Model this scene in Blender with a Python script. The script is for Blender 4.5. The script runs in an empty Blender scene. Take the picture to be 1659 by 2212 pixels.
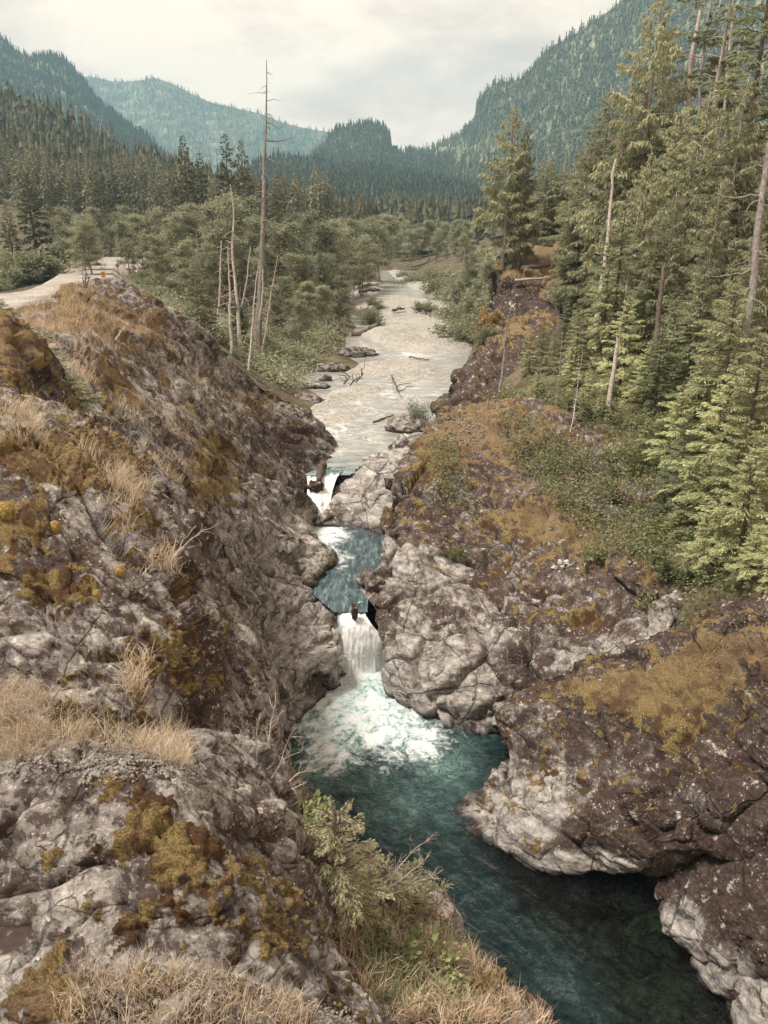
import bpy, math, random
import numpy as np

# ------------------------------------------------------------------ camera, sky, sun, exposure
scene = bpy.context.scene
COL = scene.collection
PITCH = math.radians(20.9)
CAMZ = 16.0
cam_data = bpy.data.cameras.new('camera')
cam = bpy.data.objects.new('camera', cam_data)
COL.objects.link(cam)
cam.location = (0, 0, CAMZ)
cam.rotation_euler = (math.radians(90) - PITCH, 0, 0)
cam_data.sensor_fit = 'VERTICAL'
cam_data.sensor_height = 36.0
cam_data.lens = 36.0 * 1662.0 / 2212.0
cam_data.clip_start = 0.1
cam_data.clip_end = 20000
scene.camera = cam

SUN_EL, SUN_AZ = math.radians(62), math.radians(-98)     # azimuth from +Y, clockwise seen from above
sun_data = bpy.data.lights.new('sun', 'SUN')
sun_data.energy = 4.4
sun_data.angle = math.radians(14)
sun_data.color = (1.0, 0.955, 0.89)
sun = bpy.data.objects.new('sun', sun_data)
COL.objects.link(sun)
sun.location = (0, 0, 60)
sun.rotation_euler = (math.radians(90) - SUN_EL, 0, -SUN_AZ + math.pi)
# a sun lamp shines along its -Z; this rotation makes it come from azimuth SUN_AZ at elevation SUN_EL
from mathutils import Vector
_d = Vector((math.sin(SUN_AZ) * math.cos(SUN_EL), math.cos(SUN_AZ) * math.cos(SUN_EL), math.sin(SUN_EL)))
sun.rotation_euler = _d.to_track_quat('Z', 'Y').to_euler()

world = bpy.data.worlds.new('World')
scene.world = world
world.use_nodes = True
wn, wl = world.node_tree.nodes, world.node_tree.links
wn.clear()
w_out = wn.new('ShaderNodeOutputWorld')
w_bg = wn.new('ShaderNodeBackground')
w_bg.inputs['Strength'].default_value = 0.1
w_sky = wn.new('ShaderNodeTexSky')
w_sky.sky_type = 'NISHITA'
w_sky.sun_disc = False
w_sky.sun_elevation = SUN_EL
w_sky.sun_rotation = SUN_AZ
w_tc = wn.new('ShaderNodeTexCoord')


def wnoise(scale, detail, rough, dist, squash):
    mp = wn.new('ShaderNodeMapping')
    mp.inputs['Scale'].default_value = (1, 1, squash)
    mp.inputs['Location'].default_value = (0.35, 0.2, 0.11)
    wl.new(w_tc.outputs['Generated'], mp.inputs['Vector'])
    n = wn.new('ShaderNodeTexNoise')
    n.inputs['Scale'].default_value = scale
    n.inputs['Detail'].default_value = detail
    n.inputs['Roughness'].default_value = rough
    n.inputs['Distortion'].default_value = dist
    wl.new(mp.outputs['Vector'], n.inputs['Vector'])
    return n.outputs['Fac']


n1 = wnoise(2.6, 8, 0.58, 0.3, 2.6)
n2 = wnoise(8.0, 9, 0.62, 0.5, 2.2)
mixn = wn.new('ShaderNodeMix')
mixn.data_type = 'FLOAT'
mixn.inputs[0].default_value = 0.33
wl.new(n1, mixn.inputs[2]); wl.new(n2, mixn.inputs[3])
# thin, bright part of the cloud deck straight up the valley
w_dot = wn.new('ShaderNodeVectorMath'); w_dot.operation = 'DISTANCE'
w_dot.inputs[1].default_value = (-0.10, 0.955, 0.27)
w_nrm = wn.new('ShaderNodeVectorMath'); w_nrm.operation = 'NORMALIZE'
wl.new(w_tc.outputs['Generated'], w_nrm.inputs[0])
wl.new(w_nrm.outputs['Vector'], w_dot.inputs[0])
w_mr = wn.new('ShaderNodeMapRange')
w_mr.interpolation_type = 'SMOOTHSTEP'
w_mr.inputs['From Min'].default_value = 0.0
w_mr.inputs['From Max'].default_value = 0.30
w_mr.inputs['To Min'].default_value = 0.16
w_mr.inputs['To Max'].default_value = 0.0
wl.new(w_dot.outputs['Value'], w_mr.inputs['Value'])
w_add = wn.new('ShaderNodeMath'); w_add.operation = 'ADD'
wl.new(mixn.outputs[0], w_add.inputs[0]); wl.new(w_mr.outputs['Result'], w_add.inputs[1])
w_cr = wn.new('ShaderNodeValToRGB')
w_cr.color_ramp.elements[0].position = 0.36
w_cr.color_ramp.elements[0].color = (0.60, 0.465, 0.375, 1)
w_cr.color_ramp.elements[1].position = 0.62
w_cr.color_ramp.elements[1].color = (1.18, 0.93, 0.72, 1)
e = w_cr.color_ramp.elements.new(0.48)
e.color = (0.78, 0.61, 0.49, 1)
wl.new(w_add.outputs[0], w_cr.inputs['Fac'])
w_mul = wn.new('ShaderNodeVectorMath'); w_mul.operation = 'SCALE'
w_mul.inputs['Scale'].default_value = 9.6
wl.new(w_cr.outputs['Color'], w_mul.inputs[0])
w_mix = wn.new('ShaderNodeMix'); w_mix.data_type = 'RGBA'
w_mix.inputs[0].default_value = 0.95
wl.new(w_sky.outputs['Color'], w_mix.inputs[6]); wl.new(w_mul.outputs['Vector'], w_mix.inputs[7])
wl.new(w_mix.outputs[2], w_bg.inputs['Color'])
wl.new(w_bg.outputs['Background'], w_out.inputs['Surface'])

scene.view_settings.view_transform = 'Standard'
scene.view_settings.look = 'None'
scene.view_settings.exposure = 0.5
scene.view_settings.gamma = 1.0
scene.view_settings.use_curve_mapping = False
scene.render.engine = 'CYCLES'
cy = scene.cycles
cy.use_denoising = True
cy.denoiser = 'OPENIMAGEDENOISE'
cy.max_bounces = 6
cy.diffuse_bounces = 3
cy.glossy_bounces = 3
cy.transmission_bounces = 4
cy.transparent_max_bounces = 8
cy.volume_bounces = 0
cy.caustics_reflective = False
cy.caustics_refractive = False
cy.use_adaptive_sampling = True
cy.adaptive_threshold = 0.015

# ------------------------------------------------------------------ geometry helpers
Fv = np.array([0, math.cos(PITCH), -math.sin(PITCH)])
Uv = np.array([0, math.sin(PITCH), math.cos(PITCH)])
Rv = np.array([1.0, 0, 0])
CAM = np.array([0, 0, CAMZ])
FPX = 1662.0


def ray(px, py):
    return Rv * ((px - 829.5) / FPX) + Uv * ((1106 - py) / FPX) + Fv


def P(px, py, d):
    return CAM + ray(px, py) * d


def Pz(px, py, z):
    r = ray(px, py)
    return CAM + r * ((z - CAMZ) / r[2])


def project(V):
    rel = np.asarray(V) - CAM
    zc = rel @ Fv
    zc = np.where(np.abs(zc) < 1e-4, 1e-4, zc)
    return np.stack([829.5 + FPX * rel[:, 0] / zc, 1106 - FPX * (rel @ Uv) / zc, zc], 1)


_rs = np.random.RandomState(7)
PERM = np.concatenate([_rs.permutation(256)] * 3).astype(np.int64)
GRAD = _rs.normal(size=(256, 3)); GRAD /= np.linalg.norm(GRAD, axis=1)[:, None]
CELL = _rs.rand(256, 6)


def perlin(p):
    i = np.floor(p).astype(np.int64); f = p - i
    u = f * f * f * (f * (f * 6 - 15) + 10)
    i &= 255
    out = 0
    for dx in (0, 1):
        wx = u[:, 0] if dx else 1 - u[:, 0]
        for dy in (0, 1):
            wy = u[:, 1] if dy else 1 - u[:, 1]
            for dz in (0, 1):
                wz = u[:, 2] if dz else 1 - u[:, 2]
                h = PERM[PERM[PERM[i[:, 0] + dx] + i[:, 1] + dy] + i[:, 2] + dz]
                g = GRAD[h]
                out = out + wx * wy * wz * (g[:, 0] * (f[:, 0] - dx) + g[:, 1] * (f[:, 1] - dy) + g[:, 2] * (f[:, 2] - dz))
    return out * 1.5


def fbm(p, octv=5, gain=0.5, lac=2.03, ridged=False):
    a, s, t = 1.0, 0, 0
    q = np.array(p, float)
    for _ in range(octv):
        n = perlin(q)
        s = s + a * ((1 - 2 * np.abs(n)) if ridged else n)
        t += a; a *= gain; q = q * lac + 17.3
    return s / t


def facets(p):
    """blocky fractured rock: nearest random cell, each with its own tilted plane"""
    i = np.floor(p).astype(np.int64)
    best = np.full(len(p), 9e9); second = np.full(len(p), 9e9); val = np.zeros(len(p))
    for dx in (-1, 0, 1):
        for dy in (-1, 0, 1):
            for dz in (-1, 0, 1):
                c = i + (dx, dy, dz); cm = c & 255
                h = PERM[PERM[PERM[cm[:, 0]] + cm[:, 1]] + cm[:, 2]]
                r = CELL[h]
                dv = p - (c + r[:, :3])
                dd = (dv * dv).sum(1)
                v = (dv * (r[:, 3:6] - 0.5)).sum(1) * 1.3 + (r[:, 3] - 0.5) * 0.9
                m = dd < best
                second = np.where(m, best, np.minimum(second, dd))
                best = np.where(m, dd, best); val = np.where(m, v, val)
    edge = np.sqrt(second) - np.sqrt(best)
    return val, edge


def smooth(a, b, x):
    t = np.clip((x - a) / (b - a), 0, 1)
    return t * t * (3 - 2 * t)


def catmull(pts, n):
    """resample a polyline of k-dim points to n points on a Catmull-Rom spline"""
    pts = np.asarray(pts, float)
    m = len(pts)
    if m == 2:
        t = np.linspace(0, 1, n)[:, None]
        return pts[0] * (1 - t) + pts[1] * t
    e = np.concatenate([[2 * pts[0] - pts[1]], pts, [2 * pts[-1] - pts[-2]]])
    t = np.linspace(0, m - 1 - 1e-9, n)
    k = t.astype(int); f = (t - k)[:, None]
    p0, p1, p2, p3 = e[k], e[k + 1], e[k + 2], e[k + 3]
    return 0.5 * (2 * p1 + (p2 - p0) * f + (2 * p0 - 5 * p1 + 4 * p2 - p3) * f ** 2 + (3 * p1 - p0 - 3 * p2 + p3) * f ** 3)


def new_mesh(name, V, quads=None, tris=None, mats=(), midx=None, smooth_=True, attrs=None):
    me = bpy.data.meshes.new(name)
    V = np.asarray(V, np.float32)
    q = np.zeros((0, 4), np.int32) if quads is None or len(quads) == 0 else np.asarray(quads, np.int32)
    t = np.zeros((0, 3), np.int32) if tris is None or len(tris) == 0 else np.asarray(tris, np.int32)
    me.vertices.add(len(V)); me.vertices.foreach_set('co', V.ravel())
    nl = q.size + t.size
    me.loops.add(nl)
    me.loops.foreach_set('vertex_index', np.concatenate([q.ravel(), t.ravel()]).astype(np.int32))
    me.polygons.add(len(q) + len(t))
    st = np.concatenate([np.arange(len(q)) * 4, q.size + np.arange(len(t)) * 3]).astype(np.int32)
    me.polygons.foreach_set('loop_start', st)
    me.polygons.foreach_set('use_smooth', np.full(len(st), smooth_, bool))
    for m in mats:
        me.materials.append(m)
    if midx is not None:
        me.polygons.foreach_set('material_index', np.asarray(midx, np.int32))
    for k, a in (attrs or {}).items():
        at = me.attributes.new(k, 'FLOAT', 'POINT')
        at.data.foreach_set('value', np.asarray(a, np.float32))
    me.update(calc_edges=True)
    me.validate()
    return me


def link(name, me, loc=(0, 0, 0), label=None, cat=None, group=None, kind=None, parent=None, rot=None, scale=None):
    o = bpy.data.objects.new(name, me)
    COL.objects.link(o)
    o.location = loc
    if rot is not None: o.rotation_euler = rot
    if scale is not None: o.scale = scale
    if label: o['label'] = label
    if cat: o['category'] = cat
    if group: o['group'] = group
    if kind: o['kind'] = kind
    if parent is not None: o.parent = parent
    return o


def rebase(V):
    """put the origin of a mesh at the middle of its base"""
    V = np.asarray(V)
    b = np.array([(V[:, 0].min() + V[:, 0].max()) / 2, (V[:, 1].min() + V[:, 1].max()) / 2, V[:, 2].min()])
    return V - b, b


def grid_quads(nv, nu):
    i = np.arange(nv - 1)[:, None] * nu + np.arange(nu - 1)[None, :]
    return np.stack([i, i + nu, i + nu + 1, i + 1], -1).reshape(-1, 4)


def inside(poly, x, y):
    poly = np.asarray(poly, float); n = len(poly)
    r = np.zeros(len(x), bool); j = n - 1
    for i in range(n):
        xi, yi = poly[i]; xj, yj = poly[j]
        c = ((yi > y) != (yj > y)) & (x < (xj - xi) * (y - yi) / (yj - yi + 1e-12) + xi)
        r ^= c; j = i
    return r


def sdf(poly, x, y):
    """signed distance to a polygon, positive inside"""
    poly = np.asarray(poly, float); n = len(poly)
    d = np.full(len(x), 9e9); j = n - 1
    for i in range(n):
        ax, ay = poly[j]; bx, by = poly[i]
        ex, ey = bx - ax, by - ay
        t = np.clip(((x - ax) * ex + (y - ay) * ey) / (ex * ex + ey * ey + 1e-12), 0, 1)
        d = np.minimum(d, np.hypot(x - ax - t * ex, y - ay - t * ey)); j = i
    return np.where(inside(poly, x, y), d, -d)


def tube(pts, radii, sides=6, cap=True):
    pts = np.asarray(pts, float); n = len(pts)
    radii = np.broadcast_to(np.asarray(radii, float), (n,))
    tang = np.gradient(pts, axis=0); tang /= np.linalg.norm(tang, axis=1)[:, None] + 1e-9
    ref = np.array([0.0, 0, 1]) if abs(tang[:, 2]).mean() < 0.8 else np.array([1.0, 0, 0])
    a = np.cross(tang, ref); a /= np.linalg.norm(a, axis=1)[:, None] + 1e-9
    b = np.cross(tang, a)
    th = np.linspace(0, 2 * np.pi, sides, endpoint=False)
    V = (pts[:, None] + radii[:, None, None] * (np.cos(th)[None, :, None] * a[:, None] + np.sin(th)[None, :, None] * b[:, None])).reshape(-1, 3)
    i = np.arange(n - 1)[:, None] * sides; k = np.arange(sides)[None, :]
    Q = np.stack([i + k, i + (k + 1) % sides, i + sides + (k + 1) % sides, i + sides + k], -1).reshape(-1, 4)
    T = np.zeros((0, 3), int)
    if cap:
        V = np.concatenate([V, pts[-1:]])
        e = (n - 1) * sides
        T = np.stack([e + np.arange(sides), e + (np.arange(sides) + 1) % sides, np.full(sides, n * sides)], 1)
    return V, Q, T


class MB:
    def __init__(s): s.V, s.Q, s.T, s.n = [], [], [], 0
    def add(s, V, Q=None, T=None):
        s.V.append(np.asarray(V, float))
        if Q is not None and len(Q): s.Q.append(np.asarray(Q) + s.n)
        if T is not None and len(T): s.T.append(np.asarray(T) + s.n)
        s.n += len(V)
    def tube(s, *a, **k): s.add(*tube(*a, **k))
    def box(s, c, size, rz=0.0):
        x, y, z = np.array(size) / 2
        v = np.array([(i * x, j * y, k * z) for k in (-1, 1) for j in (-1, 1) for i in (-1, 1)])
        cs, sn = math.cos(rz), math.sin(rz)
        v = np.stack([v[:, 0] * cs - v[:, 1] * sn, v[:, 0] * sn + v[:, 1] * cs, v[:, 2]], 1) + c
        s.add(v, [(0, 2, 3, 1), (4, 5, 7, 6), (0, 1, 5, 4), (2, 6, 7, 3), (0, 4, 6, 2), (1, 3, 7, 5)])
    def get(s):
        return (np.concatenate(s.V), np.concatenate(s.Q) if s.Q else None, np.concatenate(s.T) if s.T else None)
    def mesh(s, name, mats, **k):
        V, Q, T = s.get()
        return new_mesh(name, V, Q, T, mats, **k)


# ------------------------------------------------------------------ materials
def mat_new(name):
    m = bpy.data.materials.new(name); m.use_nodes = True
    nt = m.node_tree; nt.nodes.clear()
    return m, nt.nodes, nt.links


class NT:
    """small helper for node trees"""
    def __init__(s, name):
        s.m, s.n, s.l = mat_new(name)
        s.out = s.n.new('ShaderNodeOutputMaterial')
        s.geo = s.n.new('ShaderNodeNewGeometry')
        s.pos = s.geo.outputs['Position']
    def set(s, sock, v):
        if hasattr(v, 'is_linked'): s.l.new(v, sock)
        else: sock.default_value = v
    def mapping(s, scale=(1, 1, 1), rot=(0, 0, 0), vec=None):
        n = s.n.new('ShaderNodeMapping')
        n.inputs['Scale'].default_value = scale; n.inputs['Rotation'].default_value = rot
        s.l.new(vec or s.pos, n.inputs['Vector']); return n.outputs[0]
    def noise(s, scale, detail=4, rough=0.55, dist=0.0, vec=None):
        n = s.n.new('ShaderNodeTexNoise')
        n.inputs['Scale'].default_value = scale; n.inputs['Detail'].default_value = detail
        n.inputs['Roughness'].default_value = rough; n.inputs['Distortion'].default_value = dist
        s.l.new(vec or s.pos, n.inputs['Vector']); return n.outputs['Fac']
    def voro(s, scale, feature='F1', vec=None, out='Distance', rand=1.0):
        n = s.n.new('ShaderNodeTexVoronoi'); n.feature = feature
        n.inputs['Scale'].default_value = scale; n.inputs['Randomness'].default_value = rand
        s.l.new(vec or s.pos, n.inputs['Vector']); return n.outputs[out]
    def attr(s, name):
        n = s.n.new('ShaderNodeAttribute'); n.attribute_name = name; return n.outputs['Fac']
    def ramp(s, v, a, b, lo=0.0, hi=1.0, sm=True):
        n = s.n.new('ShaderNodeMapRange')
        if sm: n.interpolation_type = 'SMOOTHSTEP'
        n.inputs['From Min'].default_value = a; n.inputs['From Max'].default_value = b
        n.inputs['To Min'].default_value = lo; n.inputs['To Max'].default_value = hi
        s.set(n.inputs['Value'], v); return n.outputs['Result']
    def math(s, op, a, b=0.0, clamp=False):
        n = s.n.new('ShaderNodeMath'); n.operation = op; n.use_clamp = clamp
        s.set(n.inputs[0], a); s.set(n.inputs[1], b); return n.outputs[0]
    def mix(s, f, a, b, mode='MIX'):
        n = s.n.new('ShaderNodeMix'); n.data_type = 'RGBA'; n.blend_type = mode
        s.set(n.inputs[0], f)
        for i, c in ((6, a), (7, b)):
            s.set(n.inputs[i], c if hasattr(c, 'is_linked') else (*c, 1.0))
        return n.outputs[2]
    def rgb(s, f, stops):
        n = s.n.new('ShaderNodeValToRGB'); cr = n.color_ramp
        cr.elements[0].position, cr.elements[0].color = stops[0][0], (*stops[0][1], 1)
        cr.elements[1].position, cr.elements[1].color = stops[-1][0], (*stops[-1][1], 1)
        for p, c in stops[1:-1]:
            cr.elements.new(p).color = (*c, 1)
        s.l.new(f, n.inputs['Fac']); return n.outputs['Color']
    def bump(s, h, strength=0.5, dist=0.05, normal=None):
        n = s.n.new('ShaderNodeBump')
        n.inputs['Strength'].default_value = strength; n.inputs['Distance'].default_value = dist
        s.l.new(h, n.inputs['Height'])
        if normal is not None: s.l.new(normal, n.inputs['Normal'])
        return n.outputs[0]
    def bsdf(s, color, rough=0.8, spec=0.3, normal=None):
        n = s.n.new('ShaderNodeBsdfPrincipled')
        s.set(n.inputs['Base Color'], color if hasattr(color, 'is_linked') else (*color, 1))
        s.set(n.inputs['Roughness'], rough); n.inputs['Specular IOR Level'].default_value = spec
        if normal is not None: s.l.new(normal, n.inputs['Normal'])
        return n
    def done(s, shader):
        s.l.new(shader.outputs[0] if hasattr(shader, 'outputs') else shader, s.out.inputs['Surface']); return s.m
    def objrand(s):
        return s.n.new('ShaderNodeObjectInfo').outputs['Random']


def rock_material(name, scale=1.0):
    t = NT(name)
    k = scale
    big = t.noise(0.45 * k, 6, 0.62)
    med = t.noise(1.5 * k, 13, 0.70)
    med2 = t.noise(4.2 * k, 13, 0.74, vec=t.mapping((1, 1, 1), (1.1, 0.4, 0.8)))
    fine = t.noise(15 * k, 9, 0.75)
    strat = t.noise(1.6 * k, 12, 0.72, 0.0, vec=t.mapping((1.0, 0.8, 5.0), (0.45, -0.55, 0.3)))
    # bare rock: warm grey with tan and brown weathering
    tone = t.math('ADD', t.math('MULTIPLY', med, 0.45), t.math('ADD', t.math('MULTIPLY', fine, 0.37), t.math('MULTIPLY', strat, 0.18)))
    col = t.rgb(tone, [(0.38, (0.045, 0.034, 0.029)), (0.445, (0.155, 0.136, 0.120)), (0.515, (0.315, 0.286, 0.256)), (0.60, (0.60, 0.555, 0.495))])
    col = t.mix(t.ramp(big, 0.42, 0.60, 0, 0.35), col, (0.195, 0.172, 0.158))
    # sharp-edged dark crust
    crust = t.ramp(t.math('ADD', t.math('MULTIPLY', med2, 0.6), t.math('MULTIPLY', med, 0.4)), 0.462, 0.495, 0.9, 0.0)
    col = t.mix(t.math('MULTIPLY', crust, t.ramp(fine, 0.36, 0.52, 0.5, 1.0)), col, (0.060, 0.037, 0.029))
    pale = t.attr('pale')
    palecol = t.rgb(t.math('ADD', t.math('MULTIPLY', strat, 0.5), t.math('ADD', t.math('MULTIPLY', fine, 0.2), t.math('MULTIPLY', med2, 0.3))),
                    [(0.40, (0.042, 0.034, 0.030)), (0.455, (0.200, 0.178, 0.157)), (0.515, (0.37, 0.338, 0.303)), (0.60, (0.66, 0.61, 0.545))])
    col = t.mix(t.math('MULTIPLY', t.ramp(pale, 0.15, 0.8), t.ramp(t.math('ADD', t.math('MULTIPLY', pale, 0.7), med2), 0.72, 0.86), True), col, palecol)
    # dark weathering film, in ragged patches and runs
    runs = t.noise(1.7 * k, 12, 0.74, 0.0, vec=t.mapping((1.7, 1.7, 0.34)))
    dk = t.attr('dark')
    dm = t.ramp(t.math('ADD', t.math('MULTIPLY', dk, 0.42), t.math('ADD', t.math('MULTIPLY', runs, 0.62), t.math('MULTIPLY', fine, 0.38))), 0.66, 0.78)
    col = t.mix(t.math('MULTIPLY', dm, 0.92), col, t.rgb(fine, [(0.36, (0.022, 0.012, 0.009)), (0.54, (0.070, 0.042, 0.032)), (0.66, (0.16, 0.115, 0.092))]))
    # lichen crust: ragged pale islands and specks
    lich = t.math('MULTIPLY', t.ramp(med2, 0.575, 0.60), t.ramp(fine, 0.40, 0.50))
    sp = t.voro(11 * k)
    spk = t.math('MULTIPLY', t.ramp(t.math('ADD', sp, t.math('MULTIPLY', fine, 0.5)), 0.36, 0.46, 1, 0), t.ramp(t.noise(1.1 * k, 6, .7), 0.47, 0.56))
    col = t.mix(t.math('MULTIPLY', t.math('MAXIMUM', lich, spk), 0.8), col, t.mix(t.ramp(med, 0.42, 0.6), (0.50, 0.44, 0.37), (0.72, 0.65, 0.56)))
    # joints and hairline cracks
    cn = t.n.new('ShaderNodeTexNoise'); cn.inputs['Scale'].default_value = 1.8 * k; cn.inputs['Detail'].default_value = 7; cn.inputs['Roughness'].default_value = 0.65
    t.l.new(t.pos, cn.inputs['Vector'])
    cva = t.n.new('ShaderNodeVectorMath'); cva.operation = 'MULTIPLY_ADD'
    t.l.new(cn.outputs['Color'], cva.inputs[0]); cva.inputs[1].default_value = (0.30 / k,) * 3; t.l.new(t.mapping((1.0, 0.75, 1.7), (0.5, -0.5, 0.35)), cva.inputs[2])
    c1 = t.math('MULTIPLY', t.ramp(t.voro(0.62 * k, 'DISTANCE_TO_EDGE', vec=cva.outputs[0]), 0.0, 0.020, 1, 0), t.ramp(big, 0.40, 0.50))
    c2 = t.math('MULTIPLY', t.ramp(t.voro(1.9 * k, 'DISTANCE_TO_EDGE', vec=cva.outputs[0]), 0.0, 0.022, 1, 0), t.ramp(med, 0.51, 0.60))
    cm = t.math('MAXIMUM', c1, t.math('MULTIPLY', c2, 0.8))
    col = t.mix(t.math('MULTIPLY', cm, 0.6), col, (0.022, 0.016, 0.013))
    # moss and dry golden moss
    mo = t.attr('moss')
    mfine = t.noise(38 * k, 8, 0.85)
    mm = t.ramp(t.math('ADD', mo, t.math('MULTIPLY', t.math('SUBTRACT', t.math('ADD', t.math('MULTIPLY', fine, .5), t.math('MULTIPLY', med2, .5)), 0.5), 3.0)), 0.40, 0.56)
    mossc = t.rgb(mfine, [(0.36, (0.040, 0.023, 0.010)), (0.47, (0.20, 0.138, 0.050)), (0.58, (0.46, 0.345, 0.145))])
    mossc = t.mix(t.ramp(t.noise(1.9 * k, 8, .7), 0.47, 0.56), mossc, t.rgb(mfine, [(0.34, (0.032, 0.016, 0.008)), (0.62, (0.17, 0.090, 0.040))]))
    gold = t.attr('gold')
    goldc = t.rgb(mfine, [(0.36, (0.075, 0.042, 0.022)), (0.48, (0.245, 0.165, 0.090)), (0.60, (0.50, 0.365, 0.215))])
    mossc = t.mix(gold, mossc, goldc)
    col = t.mix(mm, col, mossc)
    wet = t.attr('wet')
    col = t.mix(wet, col, t.mix(0.8, col, (0.012, 0.008, 0.007)))
    h = t.math('ADD', t.math('MULTIPLY', med2, 0.8), t.math('MULTIPLY', fine, 0.55))
    h = t.math('ADD', h, t.math('MULTIPLY', strat, 0.7))
    h = t.math('ADD', h, t.math('MULTIPLY', mm, t.math('MULTIPLY', mfine, 0.9)))
    h = t.math('SUBTRACT', h, t.math('MULTIPLY', cm, 0.6))
    nb = t.bump(h, 0.85, 0.12 / k)
    rough = t.math('SUBTRACT', 0.85, t.math('MULTIPLY', wet, 0.6))
    return t.done(t.bsdf(col, rough, 0.25, nb))


M = {}
M['rock_near'] = rock_material('rock_near', 1.7)
M['rock_mid'] = rock_material('rock_mid', 0.75)
M['rock_far'] = rock_material('rock_far', 0.4)


def foliage_mat(name, dark, mid, light, trans=0.38, ns=1.1):
    t = NT(name)
    r = t.objrand()
    n = t.noise(ns, 5, 0.65)
    n2 = t.noise(7.0, 2, 0.6)
    isl = t.geo.outputs['Random Per Island']
    f = t.math('ADD', t.math('MULTIPLY', n, 0.45), t.math('ADD', t.math('MULTIPLY', isl, 0.40), t.math('MULTIPLY', t.math('SUBTRACT', r, 0.5), 0.28)))
    col = t.rgb(f, [(0.18, dark), (0.45, mid), (0.75, light)])
    b = t.bsdf(col, 0.62, 0.25)
    tr = t.n.new('ShaderNodeBsdfTranslucent'); t.l.new(t.mix(0.5, col, light), tr.inputs['Color'])
    mx = t.n.new('ShaderNodeMixShader'); mx.inputs[0].default_value = trans
    t.l.new(b.outputs[0], mx.inputs[1]); t.l.new(tr.outputs[0], mx.inputs[2])
    return t.done(mx.outputs[0])


M['cedar_leaf'] = foliage_mat('cedar_leaf', (0.106, 0.109, 0.062), (0.311, 0.317, 0.186), (0.604, 0.598, 0.365))
M['hemlock_leaf'] = foliage_mat('hemlock_leaf', (0.087, 0.101, 0.060), (0.268, 0.292, 0.169), (0.554, 0.575, 0.349))
M['bright_leaf'] = foliage_mat('bright_leaf', (0.153, 0.165, 0.083), (0.470, 0.486, 0.259), (0.850, 0.850, 0.507))
M['dark_conifer'] = foliage_mat('dark_conifer', (0.050, 0.056, 0.032), (0.171, 0.168, 0.094), (0.368, 0.340, 0.187), 0.12)
M['alder_leaf'] = foliage_mat('alder_leaf', (0.087, 0.092, 0.056), (0.258, 0.267, 0.166), (0.496, 0.489, 0.316))
M['shrub_leaf'] = foliage_mat('shrub_leaf', (0.075, 0.082, 0.047), (0.217, 0.224, 0.133), (0.406, 0.402, 0.248))
M['willow_leaf'] = foliage_mat('willow_leaf', (0.101, 0.119, 0.084), (0.255, 0.287, 0.206), (0.480, 0.520, 0.383))
M['salal_leaf'] = foliage_mat('salal_leaf', (0.056, 0.065, 0.030), (0.165, 0.182, 0.083), (0.365, 0.379, 0.181))
M['autumn_leaf'] = foliage_mat('autumn_leaf', (0.166, 0.097, 0.032), (0.333, 0.218, 0.086), (0.461, 0.339, 0.173))
M['rust_leaf'] = foliage_mat('rust_leaf', (0.084, 0.043, 0.023), (0.189, 0.111, 0.054), (0.289, 0.205, 0.099))
M['sapling_leaf'] = foliage_mat('sapling_leaf', (0.141, 0.132, 0.074), (0.353, 0.330, 0.200), (0.569, 0.531, 0.340))
M['straw'] = foliage_mat('straw', (0.267, 0.178, 0.109), (0.534, 0.397, 0.263), (0.780, 0.655, 0.487), 0.2)
M['straw_pale'] = foliage_mat('straw_pale', (0.339, 0.253, 0.166), (0.598, 0.484, 0.344), (0.807, 0.726, 0.570), 0.2)
M['far_forest'] = foliage_mat('far_forest', (0.014, 0.025, 0.018), (0.054, 0.070, 0.042), (0.180, 0.190, 0.110), 0.1, ns=0.02)


def bark_mat(name, a, b, c, sc=1.0):
    t = NT(name)
    st = t.noise(5 * sc, 7, 0.7, 0.3, vec=t.mapping((3.0, 3.0, 0.35)))
    f = t.noise(16 * sc, 5, 0.7)
    col = t.rgb(t.math('ADD', t.math('MULTIPLY', st, 0.7), t.math('MULTIPLY', f, 0.3)), [(0.33, a), (0.5, b), (0.66, c)])
    return t.done(t.bsdf(col, 0.85, 0.2, t.bump(st, 0.7, 0.05)))


M['bark'] = bark_mat('bark', (0.035, 0.025, 0.018), (0.12, 0.09, 0.07), (0.26, 0.21, 0.165))
M['bark_pale'] = bark_mat('bark_pale', (0.10, 0.08, 0.062), (0.32, 0.27, 0.225), (0.55, 0.48, 0.41))
M['dead_wood'] = bark_mat('dead_wood', (0.05, 0.042, 0.036), (0.20, 0.178, 0.155), (0.42, 0.385, 0.345), 1.0)
M['dead_wood_white'] = bark_mat('dead_wood_white', (0.11, 0.088, 0.07), (0.38, 0.325, 0.275), (0.66, 0.59, 0.51), 1.0)
M['log_dark'] = bark_mat('log_dark', (0.03, 0.02, 0.016), (0.09, 0.062, 0.048), (0.22, 0.17, 0.135), 0.8)


def simple_mat(name, stops, scale=2.0, detail=6, rough=0.9, bump=0.5, bdist=0.05):
    t = NT(name)
    n = t.noise(scale, detail, 0.68)
    n2 = t.noise(scale * 7, 4, 0.7)
    f = t.math('ADD', t.math('MULTIPLY', n, 0.65), t.math('MULTIPLY', n2, 0.35))
    return t.done(t.bsdf(t.rgb(f, stops), rough, 0.2, t.bump(f, bump, bdist)))


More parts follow.
